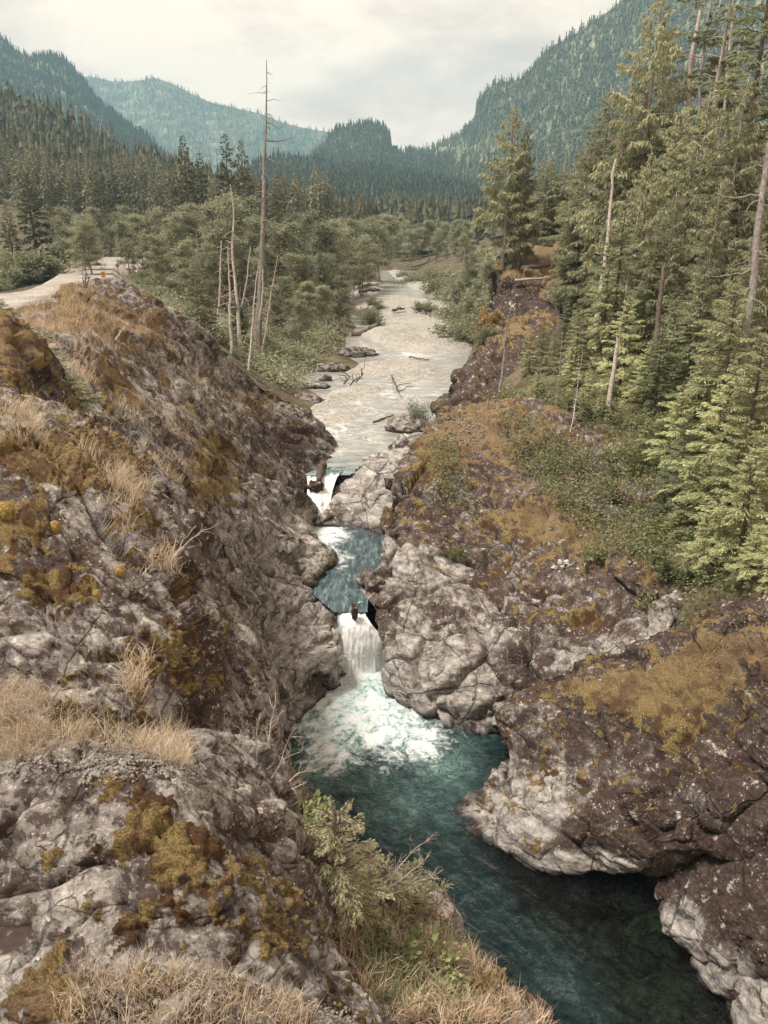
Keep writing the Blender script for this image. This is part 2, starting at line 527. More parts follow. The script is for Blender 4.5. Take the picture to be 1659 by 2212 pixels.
M['forest_floor'] = simple_mat('forest_floor', [(0.36, (0.04, 0.032, 0.018)), (0.5, (0.095, 0.078, 0.045)), (0.64, (0.19, 0.155, 0.095))], 0.5)
M['hill_ground'] = simple_mat('hill_ground', [(0.40, (0.035, 0.042, 0.024)), (0.52, (0.12, 0.13, 0.07)), (0.62, (0.30, 0.275, 0.19))], 0.02, 8)
M['gravel_road'] = simple_mat('gravel_road', [(0.35, (0.20, 0.178, 0.152)), (0.5, (0.31, 0.28, 0.242)), (0.66, (0.44, 0.40, 0.35))], 0.6)
M['stone_grey'] = simple_mat('stone_grey', [(0.35, (0.10, 0.088, 0.076)), (0.5, (0.23, 0.205, 0.18)), (0.66, (0.42, 0.385, 0.335))], 9.0)
M['riprap'] = simple_mat('riprap', [(0.35, (0.22, 0.195, 0.175)), (0.5, (0.42, 0.38, 0.34)), (0.66, (0.62, 0.57, 0.52))], 3.0)
M['moss_ball'] = simple_mat('moss_ball', [(0.36, (0.10, 0.065, 0.02)), (0.5, (0.24, 0.165, 0.055)), (0.64, (0.42, 0.31, 0.12))], 30.0, 4, 0.95, 0.9, 0.02)
M['spray_white'] = simple_mat('spray_white', [(0.3, (0.6, 0.64, 0.62)), (0.7, (0.82, 0.83, 0.81))], 4, 2, 0.4, 0.1)
M['sign_yellow'] = simple_mat('sign_yellow', [(0.4, (0.62, 0.33, 0.03)), (0.6, (0.72, 0.40, 0.05))], 4, 2, 0.5, 0.05)
M['sign_black'] = simple_mat('sign_black', [(0.4, (0.02, 0.018, 0.016)), (0.6, (0.04, 0.035, 0.03))], 4, 2, 0.6, 0.05)
M['post_grey'] = simple_mat('post_grey', [(0.4, (0.22, 0.20, 0.18)), (0.6, (0.34, 0.31, 0.28))], 6)
M['rail_white'] = simple_mat('rail_white', [(0.4, (0.55, 0.50, 0.43)), (0.6, (0.74, 0.69, 0.61))], 3)


def gravel_material():
    t = NT('river_gravel')
    peb = t.voro(6.0, out='Color')
    sep = t.n.new('ShaderNodeSeparateColor'); t.l.new(peb, sep.inputs[0])
    big = t.noise(0.22, 6, 0.65)
    f = t.math('ADD', t.math('MULTIPLY', sep.outputs[0], 0.32), t.math('ADD', t.math('MULTIPLY', big, 0.4), t.math('MULTIPLY', t.noise(1.7, 6, 0.75), 0.28)))
    col = t.rgb(f, [(0.32, (0.20, 0.182, 0.152)), (0.48, (0.30, 0.278, 0.238)), (0.64, (0.41, 0.382, 0.334))])
    h = t.math('ADD', t.voro(6.0), t.noise(1.2, 5))
    return t.done(t.bsdf(col, 0.9, 0.2, t.bump(h, 0.7, 0.08)))


M['river_gravel'] = gravel_material()


def foam_mask(t, foam, sc=1.0, wx=1.0):
    """ragged lacy edge for a foam attribute"""
    w = t.noise(1.5 * sc, 5, 0.6, 1.0)
    w2 = t.noise(5.0 * sc, 4, 0.6, 1.2)
    lace = t.math('ADD', t.math('MULTIPLY', w, 0.6), t.math('MULTIPLY', w2, 0.4))
    return t.ramp(t.math('ADD', foam, t.math('MULTIPLY', t.math('SUBTRACT', lace, 0.5), 2.6)), 0.25, 0.95), lace


def pool_material():
    t = NT('pool_water')
    foam, lace = foam_mask(t, t.attr('foam'), 1.0)
    milk, clear = t.attr('milk'), t.attr('clear')
    n = t.noise(1.2, 5, 0.65, 0.8)
    body = t.rgb(n, [(0.34, (0.006, 0.019, 0.020)), (0.52, (0.017, 0.044, 0.045)), (0.68, (0.062, 0.105, 0.103))])  # palest stop puts a greyish sky reflection into the body colour
    body = t.mix(t.math('MULTIPLY', milk, t.ramp(n, 0.35, 0.65, 0.45, 1.0)), body, (0.175, 0.30, 0.275))
    rip = t.noise(2.3, 7, 0.66, 1.5, vec=t.mapping((1.0, 1.6, 1.0), (0, 0, 0.5)))
    body = t.mix(t.ramp(t.math('ABSOLUTE', t.math('SUBTRACT', rip, 0.5)), 0.0, 0.045, 0.9, 0.0), body, (0.003, 0.010, 0.011))  # dark wavelets painted into the body colour, standing in for ripple reflections
    h = t.math('ADD', rip, t.math('MULTIPLY', t.noise(11, 3, 0.6, 0.5), 0.35))
    nb = t.bump(h, 1.0, 0.22)
    fr = t.n.new('ShaderNodeFresnel'); fr.inputs['IOR'].default_value = 1.38; t.l.new(nb, fr.inputs['Normal'])
    gl = t.n.new('ShaderNodeBsdfGlossy'); gl.inputs['Roughness'].default_value = 0.06
    gl.inputs['Color'].default_value = (0.95, 0.97, 0.96, 1); t.l.new(nb, gl.inputs['Normal'])
    df = t.n.new('ShaderNodeBsdfDiffuse'); t.l.new(body, df.inputs['Color']); t.l.new(nb, df.inputs['Normal'])
    tp = t.n.new('ShaderNodeBsdfTransparent'); tp.inputs['Color'].default_value = (0.30, 0.42, 0.33, 1)
    m1 = t.n.new('ShaderNodeMixShader'); t.l.new(clear, m1.inputs[0]); t.l.new(df.outputs[0], m1.inputs[1]); t.l.new(tp.outputs[0], m1.inputs[2])
    m2 = t.n.new('ShaderNodeMixShader'); t.l.new(fr.outputs[0], m2.inputs[0]); t.l.new(m1.outputs[0], m2.inputs[1]); t.l.new(gl.outputs[0], m2.inputs[2])
    fo = t.bsdf(t.rgb(lace, [(0.38, (0.16, 0.30, 0.285)), (0.47, (0.47, 0.56, 0.535)), (0.58, (0.70, 0.71, 0.69))]), 0.6, 0.2, t.bump(t.noise(8, 5, 0.7, 0.6), 0.8, 0.08))
    m3 = t.n.new('ShaderNodeMixShader'); t.l.new(foam, m3.inputs[0]); t.l.new(m2.outputs[0], m3.inputs[1]); t.l.new(fo.outputs[0], m3.inputs[2])
    return t.done(m3.outputs[0])


def river_material():
    t = NT('river_water')
    foam, lace = foam_mask(t, t.attr('foam'), 0.55)
    milk = t.attr('milk')
    st = t.noise(0.9, 6, 0.7, 0.6, vec=t.mapping((0.7, 1.6, 1)))
    body = t.rgb(st, [(0.36, (0.20, 0.200, 0.180)), (0.5, (0.285, 0.278, 0.248)), (0.64, (0.40, 0.385, 0.345))])
    body = t.mix(milk, body, t.rgb(st, [(0.38, (0.085, 0.140, 0.140)), (0.62, (0.30, 0.34, 0.32))]))
    h = t.math('ADD', t.noise(1.6, 5, 0.65, 0.5, vec=t.mapping((0.7, 1.7, 1))), t.math('MULTIPLY', t.noise(6, 4, 0.65, 0.5), 0.4))
    nb = t.bump(h, 0.7, 0.12)
    b = t.bsdf(body, 0.12, 0.5, nb)
    fo = t.bsdf((0.62, 0.615, 0.58), 0.6, 0.2, nb)
    m3 = t.n.new('ShaderNodeMixShader'); t.l.new(foam, m3.inputs[0]); t.l.new(b.outputs[0], m3.inputs[1]); t.l.new(fo.outputs[0], m3.inputs[2])
    return t.done(m3.outputs[0])


def mid_material():
    t = NT('chute_water')
    foam, lace = foam_mask(t, t.attr('foam'), 0.9)
    st = t.noise(2.6, 8, 0.7, 0.15, vec=t.mapping((2.2, 0.55, 1)))
    body = t.rgb(st, [(0.38, (0.014, 0.030, 0.034)), (0.52, (0.055, 0.090, 0.098)), (0.68, (0.20, 0.25, 0.255))])
    h = t.math('ADD', st, t.math('MULTIPLY', t.noise(9, 4, 0.65, 0.5), 0.35))
    nb = t.bump(h, 0.8, 0.10)
    b = t.bsdf(body, 0.08, 0.5, nb)
    fo = t.bsdf(t.rgb(lace, [(0.38, (0.30, 0.40, 0.39)), (0.55, (0.68, 0.69, 0.67))]), 0.6, 0.2, nb)
    m3 = t.n.new('ShaderNodeMixShader'); t.l.new(foam, m3.inputs[0]); t.l.new(b.outputs[0], m3.inputs[1]); t.l.new(fo.outputs[0], m3.inputs[2])
    return t.done(m3.outputs[0])


def falls_material():
    t = NT('white_water')
    st = t.noise(4.0, 7, 0.72, 0.5, vec=t.mapping((3.4, 2.2, 0.22)))
    f2 = t.noise(9, 4, 0.6, 0.4, vec=t.mapping((1.6, 1.2, 0.35)))
    f = t.math('ADD', t.math('MULTIPLY', st, 0.65), t.math('MULTIPLY', f2, 0.35))
    teal = t.attr('teal')
    col = t.rgb(f, [(0.36, (0.58, 0.65, 0.63)), (0.45, (0.80, 0.83, 0.81)), (0.54, (0.90, 0.90, 0.88))])
    col = t.mix(teal, col, t.rgb(f, [(0.40, (0.020, 0.050, 0.052)), (0.58, (0.14, 0.21, 0.21))]))
    return t.done(t.bsdf(col, t.math('SUBTRACT', 0.5, t.math('MULTIPLY', teal, 0.4)), 0.4, t.bump(f, 0.9, 0.10)))


M['pool_water'] = pool_material()
M['river_water'] = river_material()
M['chute_water'] = mid_material()
M['white_water'] = falls_material()

# ------------------------------------------------------------------ lofted rock surfaces
PATCH = {}


def loft(rows, nu, nv, back=(), front=(), left=(), right=()):
    """rows of (px,py,d) run from the crest down; offsets extend the surface past its edges (world metres)"""
    R = []
    for r in rows:
        q = [P(*c[:3]) for c in r]
        q = [q[0] + np.array(o) for o in reversed(left)] + q + [q[-1] + np.array(o) for o in right]
        R.append(catmull(q, nu))
    R = [R[0] + np.array(o) for o in reversed(back)] + R + [R[-1] + np.array(o) for o in front]
    R = np.array(R)
    out = np.stack([catmull(R[:, i], nv) for i in range(nu)], 1)
    return out          # nv x nu x 3


def normals(G):
    du = np.gradient(G, axis=1); dv = np.gradient(G, axis=0)
    n = np.cross(dv, du)
    return n / (np.linalg.norm(n, axis=2)[..., None] + 1e-9)


def frame(d):
    d = np.array(d, float); d /= np.linalg.norm(d)
    a = np.cross(d, (0.3, 0.2, 1.0)); a /= np.linalg.norm(a)
    return np.stack([d, a, np.cross(d, a)])


def chan(px, py, V, blobs, base, seed):
    """ragged patches of moss or weathering that stand where the photo shows them"""
    m = np.full(len(px), float(base))
    for (bx, by, rx, ry, amt) in blobs:
        q = np.exp(-(((px - bx) / rx) ** 2 + ((py - by) / ry) ** 2))
        m = m + amt * q
    return m


def rock(name, rows, nu, nv, label, cat='rock', mat='rock_mid', amp=0.25, size=1.5, strata=(1, 0.3, -0.3), stretch=2.2,
         moss=0.0, dark=0.25, pale=0.0, gold=0.0, mossb=(), darkb=(), paleb=(), goldb=(), wetz=None, seed=0, kind=None, moss_amp=0.0, detail=1.0, joint=0.5, calm=(), **ext):
    G = loft(rows, nu, nv, **ext)
    N = normals(G).reshape(-1, 3)
    V = G.reshape(-1, 3)
    pj = project(V); px, py = pj[:, 0], pj[:, 1]
    Fm = frame(strata)
    Q = V @ Fm.T
    Q = Q * np.array([1 / stretch, 1, 1])
    big = fbm(V / (size * 2.6) + seed * 7.1, 3)
    f1, e1 = facets(Q / size + seed * 3.7 + 0.25 * fbm(V / size, 2)[:, None])
    f2, e2 = facets(Q / (size * 0.36) + seed * 5.3 + 0.3 * fbm(V / size * 2, 2)[:, None])
    f3 = fbm(Q / (size * 0.22) + seed, 4, 0.6)
    f4 = fbm(Q / (size * 0.5) + seed * 2, 5, 0.55, ridged=True)
    d = amp * (0.9 * big + 1.15 * f1 + 0.36 * f2 + 0.16 * detail * f3 + 0.14 * detail * (f4 - 0.4))
    d -= amp * joint * np.exp(-(e1 / 0.085) ** 2) + amp * 0.16 * np.exp(-(e2 / 0.08) ** 2)
    for (bx, by, rx, ry) in calm:
        d = d * (1 - 0.85 * np.exp(-((px - bx) / rx) ** 2 - ((py - by) / ry) ** 2))
    up = np.clip(N[:, 2], 0, 1)
    mraw = chan(px, py, V, mossb, moss, seed) * (0.55 + 0.6 * up)
    mn = fbm(V / (size * 0.55) + 31 + seed, 5, 0.6)
    mn = 0.55 * mn + 0.75 * fbm(V / (size * 0.16) + 61 + seed, 4, 0.65)
    mask = smooth(0.30, 0.52, mraw * 0.9 + 1.1 * mn)
    if moss_amp:
        cv, ce = facets(V / (moss_amp * 1.5) + 0.5 * fbm(V / (moss_amp * 3), 2)[:, None])
        d = d + moss_amp * mask * (0.25 + 0.95 * np.sqrt(smooth(0.0, 0.75, ce)) + 0.35 * cv + 0.35 * fbm(V / (moss_amp * 1.1) + 5, 2))
    V2 = V + N * d[:, None]
    dk = np.clip(chan(px, py, V, darkb, dark, seed) + 0.45 * fbm(V / (size * 0.9) + 77, 4), 0, 1.2)
    pl = np.clip(chan(px, py, V, paleb, pale, seed) + 0.30 * fbm(V / (size * 0.9) + 55, 3) * (pale > 0 or len(paleb) > 0), 0, 1)
    gd = np.clip(chan(px, py, V, goldb, gold, seed), 0, 1)
    wet = np.zeros(len(V))
    if wetz is not None:
        wet = 1 - smooth(wetz + 0.06, wetz + 0.30 , V2[:, 2] + 0.12 * fbm(V / 0.4, 3))
    Vl, b = rebase(V2)
    me = new_mesh(name, Vl, grid_quads(nv, nu), None, [M[mat]], attrs=dict(moss=mask, dark=dk, pale=pl, gold=gd, wet=wet))
    o = link(name, me, b, label, cat, kind=kind)
    G2 = V2.reshape(nv, nu, 3)
    PATCH[o.name] = (V2, normals(G2).reshape(-1, 3), project(V2))
    return o


ICO = None


def ico(sub):
    import bmesh
    bm = bmesh.new(); bmesh.ops.create_icosphere(bm, subdivisions=sub, radius=1)
    V = np.array([v.co[:] for v in bm.verts]); T = np.array([[v.index for v in f.verts] for f in bm.faces]); bm.free()
    return V, T


ICOS = {k: ico(k) for k in (2, 3, 5, 6)}


def boulder(name, loc, scale, label, cat='boulder', mat='rock_mid', sub=5, amp=0.28, seed=0, rz=0.0, moss=0.0, dark=0.25, pale=0.6, wetz=None, group=None, gold=0.0, kind=None):
    V, T = ICOS[sub]
    N = V.copy()
    f1, e1 = facets(V * 1.35 + seed * 3.1)
    f2, e2 = facets(V * 3.6 + seed * 1.7)
    d = amp * (0.7 * fbm(V * 0.9 + seed, 3) + 0.75 * f1 + 0.28 * f2 + 0.22 * fbm(V * 5 + seed, 4)) - amp * 0.12 * np.exp(-(e1 / 0.06) ** 2)
    V2 = V * (1 + d)[:, None] * np.array(scale)
    c, s = math.cos(rz), math.sin(rz)
    V2 = np.stack([V2[:, 0] * c - V2[:, 1] * s, V2[:, 0] * s + V2[:, 1] * c, V2[:, 2]], 1) + np.array(loc)
    mn = fbm(V2 / 0.8 + 31, 4, 0.6)
    mask = smooth(0.3, 0.6, moss * (0.5 + 0.6 * np.clip(N[:, 2], 0, 1)) + mn)
    wet = np.zeros(len(V2))
    if wetz is not None:
        wet = 1 - smooth(wetz + 0.05, wetz + 0.25, V2[:, 2] + 0.1 * mn)
    Vl, b = rebase(V2)
    one = np.ones(len(V2))
    me = new_mesh(name, Vl, None, T, [M[mat]], attrs=dict(moss=mask, dark=np.clip(dark + 0.4 * mn, 0, 1.2), pale=np.clip(pale + 0.3 * mn, 0, 1), gold=gold * one, wet=wet))
    return link(name, me, b, label, cat, group, kind)

# ------------------------------------------------------------------ the ground sheet (through known points, out to the horizon)
def pt(px, py, d=None, z=None, dz=0.0):
    q = P(px, py, d) if z is None else Pz(px, py, z)
    return (q[0], q[1], q[2] + dz)


GP = []
# river bed
for px, py in [(690, 940), (800, 930), (720, 880), (860, 870), (700, 850), (960, 830), (800, 790), (1000, 770), (780, 740), (1010, 720),
               (790, 690), (980, 670), (790, 640), (950, 630), (850, 600), (900, 612), (865, 588)]:
    GP.append(pt(px, py, z=3.3))
# left bank and road side
for a in [(640, 885, 48, 0), (700, 835, 55, 0), (760, 770, 66, 0), (770, 700, 88, 0), (755, 650, 110, 0), (810, 600, 150, 0)]:
    GP.append(pt(a[0], a[1], a[2], dz=-.6))
for a in [(560, 800, 58), (480, 745, 56), (400, 700, 56), (340, 660, 60), (600, 760, 70), (680, 720, 78), (480, 690, 80), (600, 660, 105), (400, 640, 90), (300, 610, 92)]:
    GP.append(pt(*a))
for px, py in [(0, 640), (60, 632), (110, 612), (140, 592), (180, 566), (230, 560), (280, 555), (236, 602), (250, 570), (290, 560), (190, 590), (170, 580), (200, 575), (150, 605), (260, 553), (80, 622), (205, 600)]:
    GP.append(pt(px, py, z=8.0))
GP += [(-35, 62, 8.8), (-60, 90, 9.5), (-90, 120, 13), (-60, 150, 10.5), (-30, 170, 9.0), (-10, 200, 7), (-120, 170, 20), (-45, 60, 12), (-70, 70, 18)]
# right slopes
HILL = [
    [(1000, 760, 62), (1100, 700, 66), (1250, 620, 72), (1450, 560, 75), (1700, 500, 75), (1900, 450, 75)],
    [(1020, 800, 51), (1100, 790, 50), (1250, 770, 50), (1450, 740, 50), (1700, 700, 48), (1900, 650, 46)],
    [(1030, 880, 42.5), (1100, 875, 41.5), (1200, 870, 40.5), (1350, 860, 39), (1550, 840, 37), (1750, 820, 35), (1900, 800, 33)],
    [(1120, 905, 39.2), (1260, 940, 36.5), (1350, 985, 33.5), (1500, 990, 31), (1650, 980, 29), (1900, 960, 26)],
    [(1230, 1030, 34.4), (1340, 1080, 32), (1440, 1120, 29), (1550, 1130, 27), (1700, 1120, 25), (1900, 1100, 22)],
    [(1290, 1170, 30.0), (1400, 1210, 27.2), (1480, 1220, 25.2), (1560, 1215, 23.7), (1700, 1200, 22), (1900, 1180, 20)],
    [(1340, 1300, 26.6), (1450, 1300, 25), (1530, 1285, 23.2), (1620, 1275, 21.2), (1750, 1270, 19.5), (1900, 1270, 18)]]
for r in HILL:
    for j, a in enumerate(r):
        GP.append(pt(*a, dz=-0.45 if j else -3.0))
GP += [(3.0, 75, 3.4), (13, 85, 8), (16, 100, 8), (20, 130, 9), (30, 160, 12), (12, 150, 5), (10, 175, 5.5), (22, 210, 9), (45, 90, 20), (70, 120, 30), (40, 60, 18), (30, 30, 11), (22, 20, 8)]
# under the gorge
GP += [(-2, 12, -4), (4, 14, -4), (0, 20, -4), (5, 20, -4), (-2, 26, -4), (2, 26, -4), (9, 18, -4), (9, 12, -4), (0, 30, -1), (-1, 33, -1), (-2.5, 37, 0.5), (0, 37, 0.5), (5, 30, 0.0), (2, 40, 2.6), (-4, 40, 2.6)]
GP += [(-5, 8, 6), (-6, 14, 6), (-9, 10, 9), (-8, 20, 6), (-12, 26, 9.5), (-15, 34, 10.3), (-6, 32, 3), (-9, 38, 4.5), (-22, 30, 11), (-3, 5, 6), (-20, 12, 11), (-30, 20, 13), (0, 4, 8), (10, 5, 0)]
# far valley floor
GP += [(-20, 260, 9), (40, 260, 10), (0, 330, 10), (-100, 300, 25), (-60, 240, 16), (100, 260, 25), (0, 600, 20), (-400, 600, 60), (400, 600, 60), (0, 1300, 25),
       (-900, 1300, 40), (900, 1300, 40), (0, 4500, 30), (-3000, 4500, 40), (3000, 4500, 40), (-200, 150, 50), (200, 150, 50), (-100, 60, 30), (120, 60, 30)]
GP = np.array(GP)


def warp(x, y):
    y = np.maximum(y, 2.0)
    return np.stack([np.arctan2(x, y) * 2.2, np.log(y)], -1)


_W = warp(GP[:, 0], GP[:, 1])


def _k(r2): return 0.5 * r2 * np.log(r2 + 1e-12)


_n = len(GP)
_A = np.zeros((_n + 3, _n + 3))
_A[:_n, :_n] = _k(((_W[:, None] - _W[None]) ** 2).sum(-1)) + np.eye(_n) * 2e-3
_A[:_n, _n] = 1; _A[:_n, _n + 1:] = _W
_A[_n:, :_n] = _A[:_n, _n:].T
_C = np.linalg.solve(_A, np.concatenate([GP[:, 2], np.zeros(3)]))


def ground_z(x, y):
    x = np.atleast_1d(np.asarray(x, float)); y = np.atleast_1d(np.asarray(y, float))
    w = warp(x, y)
    z = _k(((w[:, None] - _W[None]) ** 2).sum(-1)) @ _C[:_n] + _C[_n] + w @ _C[_n + 1:]
    return np.clip(z, -5, 60)


ys = np.exp(np.linspace(math.log(2.5), math.log(3300), 200))
ts = np.linspace(-1.0, 1.0, 150)
GX = np.tan(ts * 1.12)[None, :] * (ys[:, None] * 0.62 + 1.5)
GY = np.broadcast_to(ys[:, None], GX.shape)
GZ = ground_z(GX.ravel(), GY.ravel()).reshape(GX.shape)
GV = np.stack([GX, GY, GZ], -1).reshape(-1, 3)
GV[:, 2] += 0.25 * fbm(GV / 2.5, 4) * smooth(40, 50, GV[:, 1])
me = new_mesh('ground', GV, grid_quads(200, 150)[:, ::-1], None, [M['forest_floor']])
link('ground', me, kind='structure')


def loft_px(rows, nu, nv, **k):
    return loft(rows, nu, nv, **k)


# ------------------------------------------------------------------ gravel road on the left
rd = [[(278, 552.5), (283, 553.5), (289, 555)], [(228, 556), (262, 557), (291, 559)], [(198, 561), (230, 562), (262, 565)], [(172, 567), (212, 570), (250, 574)],
      [(130, 592), (185, 592), (243, 592)], [(108, 606), (170, 606), (238, 604)], [(50, 630), (110, 622), (150, 622)], [(-60, 640), (20, 648), (60, 655)], [(-200, 650), (-120, 670), (-60, 690)]]
RG = np.array([catmull([Pz(*c, 9.0) for c in r], 14) for r in rd])
RG = np.stack([catmull(RG[:, i], 70) for i in range(14)], 1)
RG = np.concatenate([RG[:, :1] + np.array([-1.8, 0.3, -1.6]), RG, RG[:, -1:] + np.array([1.8, 0.3, -1.6])], 1)
RGv = RG.reshape(-1, 3).copy()
RGv[:, 2] += 0.10 * fbm(RGv / 1.8, 4) + 0.05
me = new_mesh('gravel_road', RGv, grid_quads(70, 16), None, [M['gravel_road']])
link('gravel_road', me, kind='structure')

# ------------------------------------------------------------------ water
def water_grid(x0, x1, y0, y1, step, z):
    xs = np.arange(x0, x1 + step, step); yy = np.arange(y0, y1 + step, step)
    X, Y = np.meshgrid(xs, yy)
    return np.stack([X, Y, np.full_like(X, z)], -1).reshape(-1, 3), grid_quads(len(yy), len(xs))[:, ::-1]


V, Q = water_grid(-7, 17, 7.5, 31, 0.085, 0.0)
pj = project(V)
sd = sdf([(700, 1425), (675, 1500), (650, 1560), (668, 1600), (680, 1640), (730, 1640), (800, 1605), (850, 1625), (930, 1622), (945, 1590), (900, 1530), (850, 1500), (850, 1425), (770, 1425)], pj[:, 0], pj[:, 1])
foam = smooth(-115, 50, sd) * 1.12
foam = np.maximum(foam, 0.42 * np.exp(-(((pj[:, 0] - 655) / 45) ** 2 + ((pj[:, 1] - 1615) / 45) ** 2)))
foam = np.maximum(foam, 0.30 * np.exp(-(((pj[:, 0] - 975) / 22) ** 2 + ((pj[:, 1] - 1600) / 14) ** 2)) * 2.4)
foam += 0.40 * np.exp(-(((pj[:, 0] - 775) / 70) ** 2 + ((pj[:, 1] - 1480) / 60) ** 2))
foam -= 0.22
milk = 0.9 * np.exp(-(((pj[:, 0] - 960) / 50) ** 2 + ((pj[:, 1] - 1660) / 45) ** 2)) + 0.75 * np.exp(-(((pj[:, 0] - 700) / 60) ** 2 + ((pj[:, 1] - 1655) / 50) ** 2)) \
    + 0.5 * np.exp(-(((pj[:, 0] - 880) / 70) ** 2 + ((pj[:, 1] - 1745) / 40) ** 2)) + 0.25 * smooth(1900, 1500, pj[:, 1])
milk = np.clip(milk, 0, 1)
clr = sdf([(1000, 1800), (1120, 1990), (1250, 2080), (1330, 2240), (1800, 2300), (1800, 1700), (1100, 1560), (1050, 1640), (1100, 1700)], pj[:, 0], pj[:, 1])
clear = smooth(-40, 60, clr)
flow = smooth(1750, 2000, pj[:, 1])
Rf = np.array([math.cos(-1.0), math.sin(-1.0)])
al = V[:, 0] * 0.57 - V[:, 1] * 0.82; ac = V[:, 0] * 0.82 + V[:, 1] * 0.57
wv = fbm(np.stack([al * 0.55, ac * 2.1, V[:, 2]], 1) + 0.5 * fbm(V / 1.5, 2)[:, None], 3)
V[:, 2] += 0.05 * foam.clip(0) * fbm(V / 0.35, 4) * 3 + (0.06 + 0.07 * flow * (1 - 0.8 * smooth(20, 130, clr))) * wv * 1.0
V[:, 2] += 0.055 * fbm(V / 0.55, 3)
V[:, 2] += 0.10 * smooth(-20, 60, sd) * (0.5 + fbm(V / 0.45, 4))
me = new_mesh('pool', V, Q, None, [M['pool_water']], attrs=dict(foam=foam, milk=milk, clear=clear))
link('pool', me, kind='structure')

V, Q = water_grid(-7.5, 4.5, 25.5, 38.5, 0.085, 2.4)
pj = project(V)
foam = 1.15 * np.exp(-(((pj[:, 0] - 695) / 55) ** 2 + ((pj[:, 1] - 1145) / 42) ** 2)) + 0.38 * np.exp(-(((pj[:, 0] - 725) / 50) ** 2 + ((pj[:, 1] - 1210) / 45) ** 2)) - 0.06
keep = ~((V[:, 1] < Pz(750, 1322, 2.4)[1]) & (V[:, 0] > -3.0))
lipy = Pz(750, 1318, 2.4)[1]
V[:, 2] += 0.05 * fbm(V / np.array([0.5, 1.2, 1]), 4) - 0.22 * smooth(lipy + 0.9, lipy - 0.2, V[:, 1]) ** 2
keep &= sdf([(640, 1100), (720, 1110), (790, 1130), (860, 1160), (845, 1200), (800, 1270), (794, 1317), (722, 1317), (690, 1300), (655, 1266), (640, 1200)], pj[:, 0], pj[:, 1]) > 0
Q = Q[keep[Q].all(1)]
me = new_mesh('chute_pool', V, Q, None, [M['chute_water']], attrs=dict(foam=foam))
link('chute_pool', me, kind='structure')

yy = np.concatenate([np.arange(36.6, 60, 0.14), np.arange(60, 200, 0.5)])
xs = np.linspace(-1, 1, 150)
X = xs[None, :] * (7.5 + yy[:, None] * 0.11) - 1.0 + (yy[:, None] - 36) * 0.055
V = np.stack([X, np.broadcast_to(yy[:, None], X.shape), np.full_like(X, 4.0)], -1).reshape(-1, 3)
pj = project(V)
foam = 0.12 + 0.34 * np.exp(-(((pj[:, 0] - 720) / 100) ** 2 + ((pj[:, 1] - 930) / 80) ** 2)) \
    + 0.45 * np.exp(-(((pj[:, 0] - 880) / 60) ** 2 + ((pj[:, 1] - 768) / 10) ** 2)) + 0.28 * np.exp(-(((pj[:, 0] - 860) / 130) ** 2 + ((pj[:, 1] - 850) / 30) ** 2)) \
    - 0.25 * smooth(960, 1030, pj[:, 1])
milk = np.clip(smooth(965, 1025, pj[:, 1]) * 0.75 + 0.6 * np.exp(-(((pj[:, 0] - 850) / 30) ** 2 + ((pj[:, 1] - 606) / 9) ** 2)), 0, 1)
V[:, 2] += 0.035 * fbm(V / np.array([1.2, 0.45, 1]), 4)
kill = (pj[:, 1] > 1046) | inside([(750, 1075), (745, 1045), (772, 1016), (806, 994), (850, 982), (900, 974), (1300, 960), (1300, 1300), (733, 1300)], pj[:, 0], pj[:, 1]) | ((pj[:, 0] < 655) & (pj[:, 1] > 1000))
Q = grid_quads(len(yy), 150)[:, ::-1]
Q = Q[~kill[Q].any(1)]
me = new_mesh('river', V, Q, None, [M['river_water']], attrs=dict(foam=foam, milk=milk))
link('river', me, kind='structure')


def falls(name, rows, nu, nv, label, amp=0.10, teal_left=0.0):
    R = [catmull([P(*c) for c in r], nu) for r in rows]
    R = np.array(R)
    G = np.stack([catmull(R[:, i], nv) for i in range(nu)], 1)
    N = normals(G).reshape(-1, 3); V = G.reshape(-1, 3)
    d = amp * (fbm(V / np.array([0.30, 0.30, 1.6]), 4, 0.55) + 0.25 * fbm(V / np.array([.12, .12, .5]), 2))
    V = V + N * d[:, None]
    u = np.tile(np.linspace(0, 1, nu), nv)
    v = np.repeat(np.linspace(0, 1, nv), nu)
    nzz = fbm(V / np.array([0.18, 0.18, 0.9]), 3)
    teal = teal_left * smooth(0.16, 0.03, u) * smooth(0.85, 0.3, v) + smooth(0.40, 0.16, v + 0.28 * nzz)
    Vl, b = rebase(V)
    me = new_mesh(name, Vl, grid_quads(nv, nu), None, [M['white_water']], attrs=dict(teal=np.clip(teal, 0, 1)))
    return link(name, me, b, kind='structure')


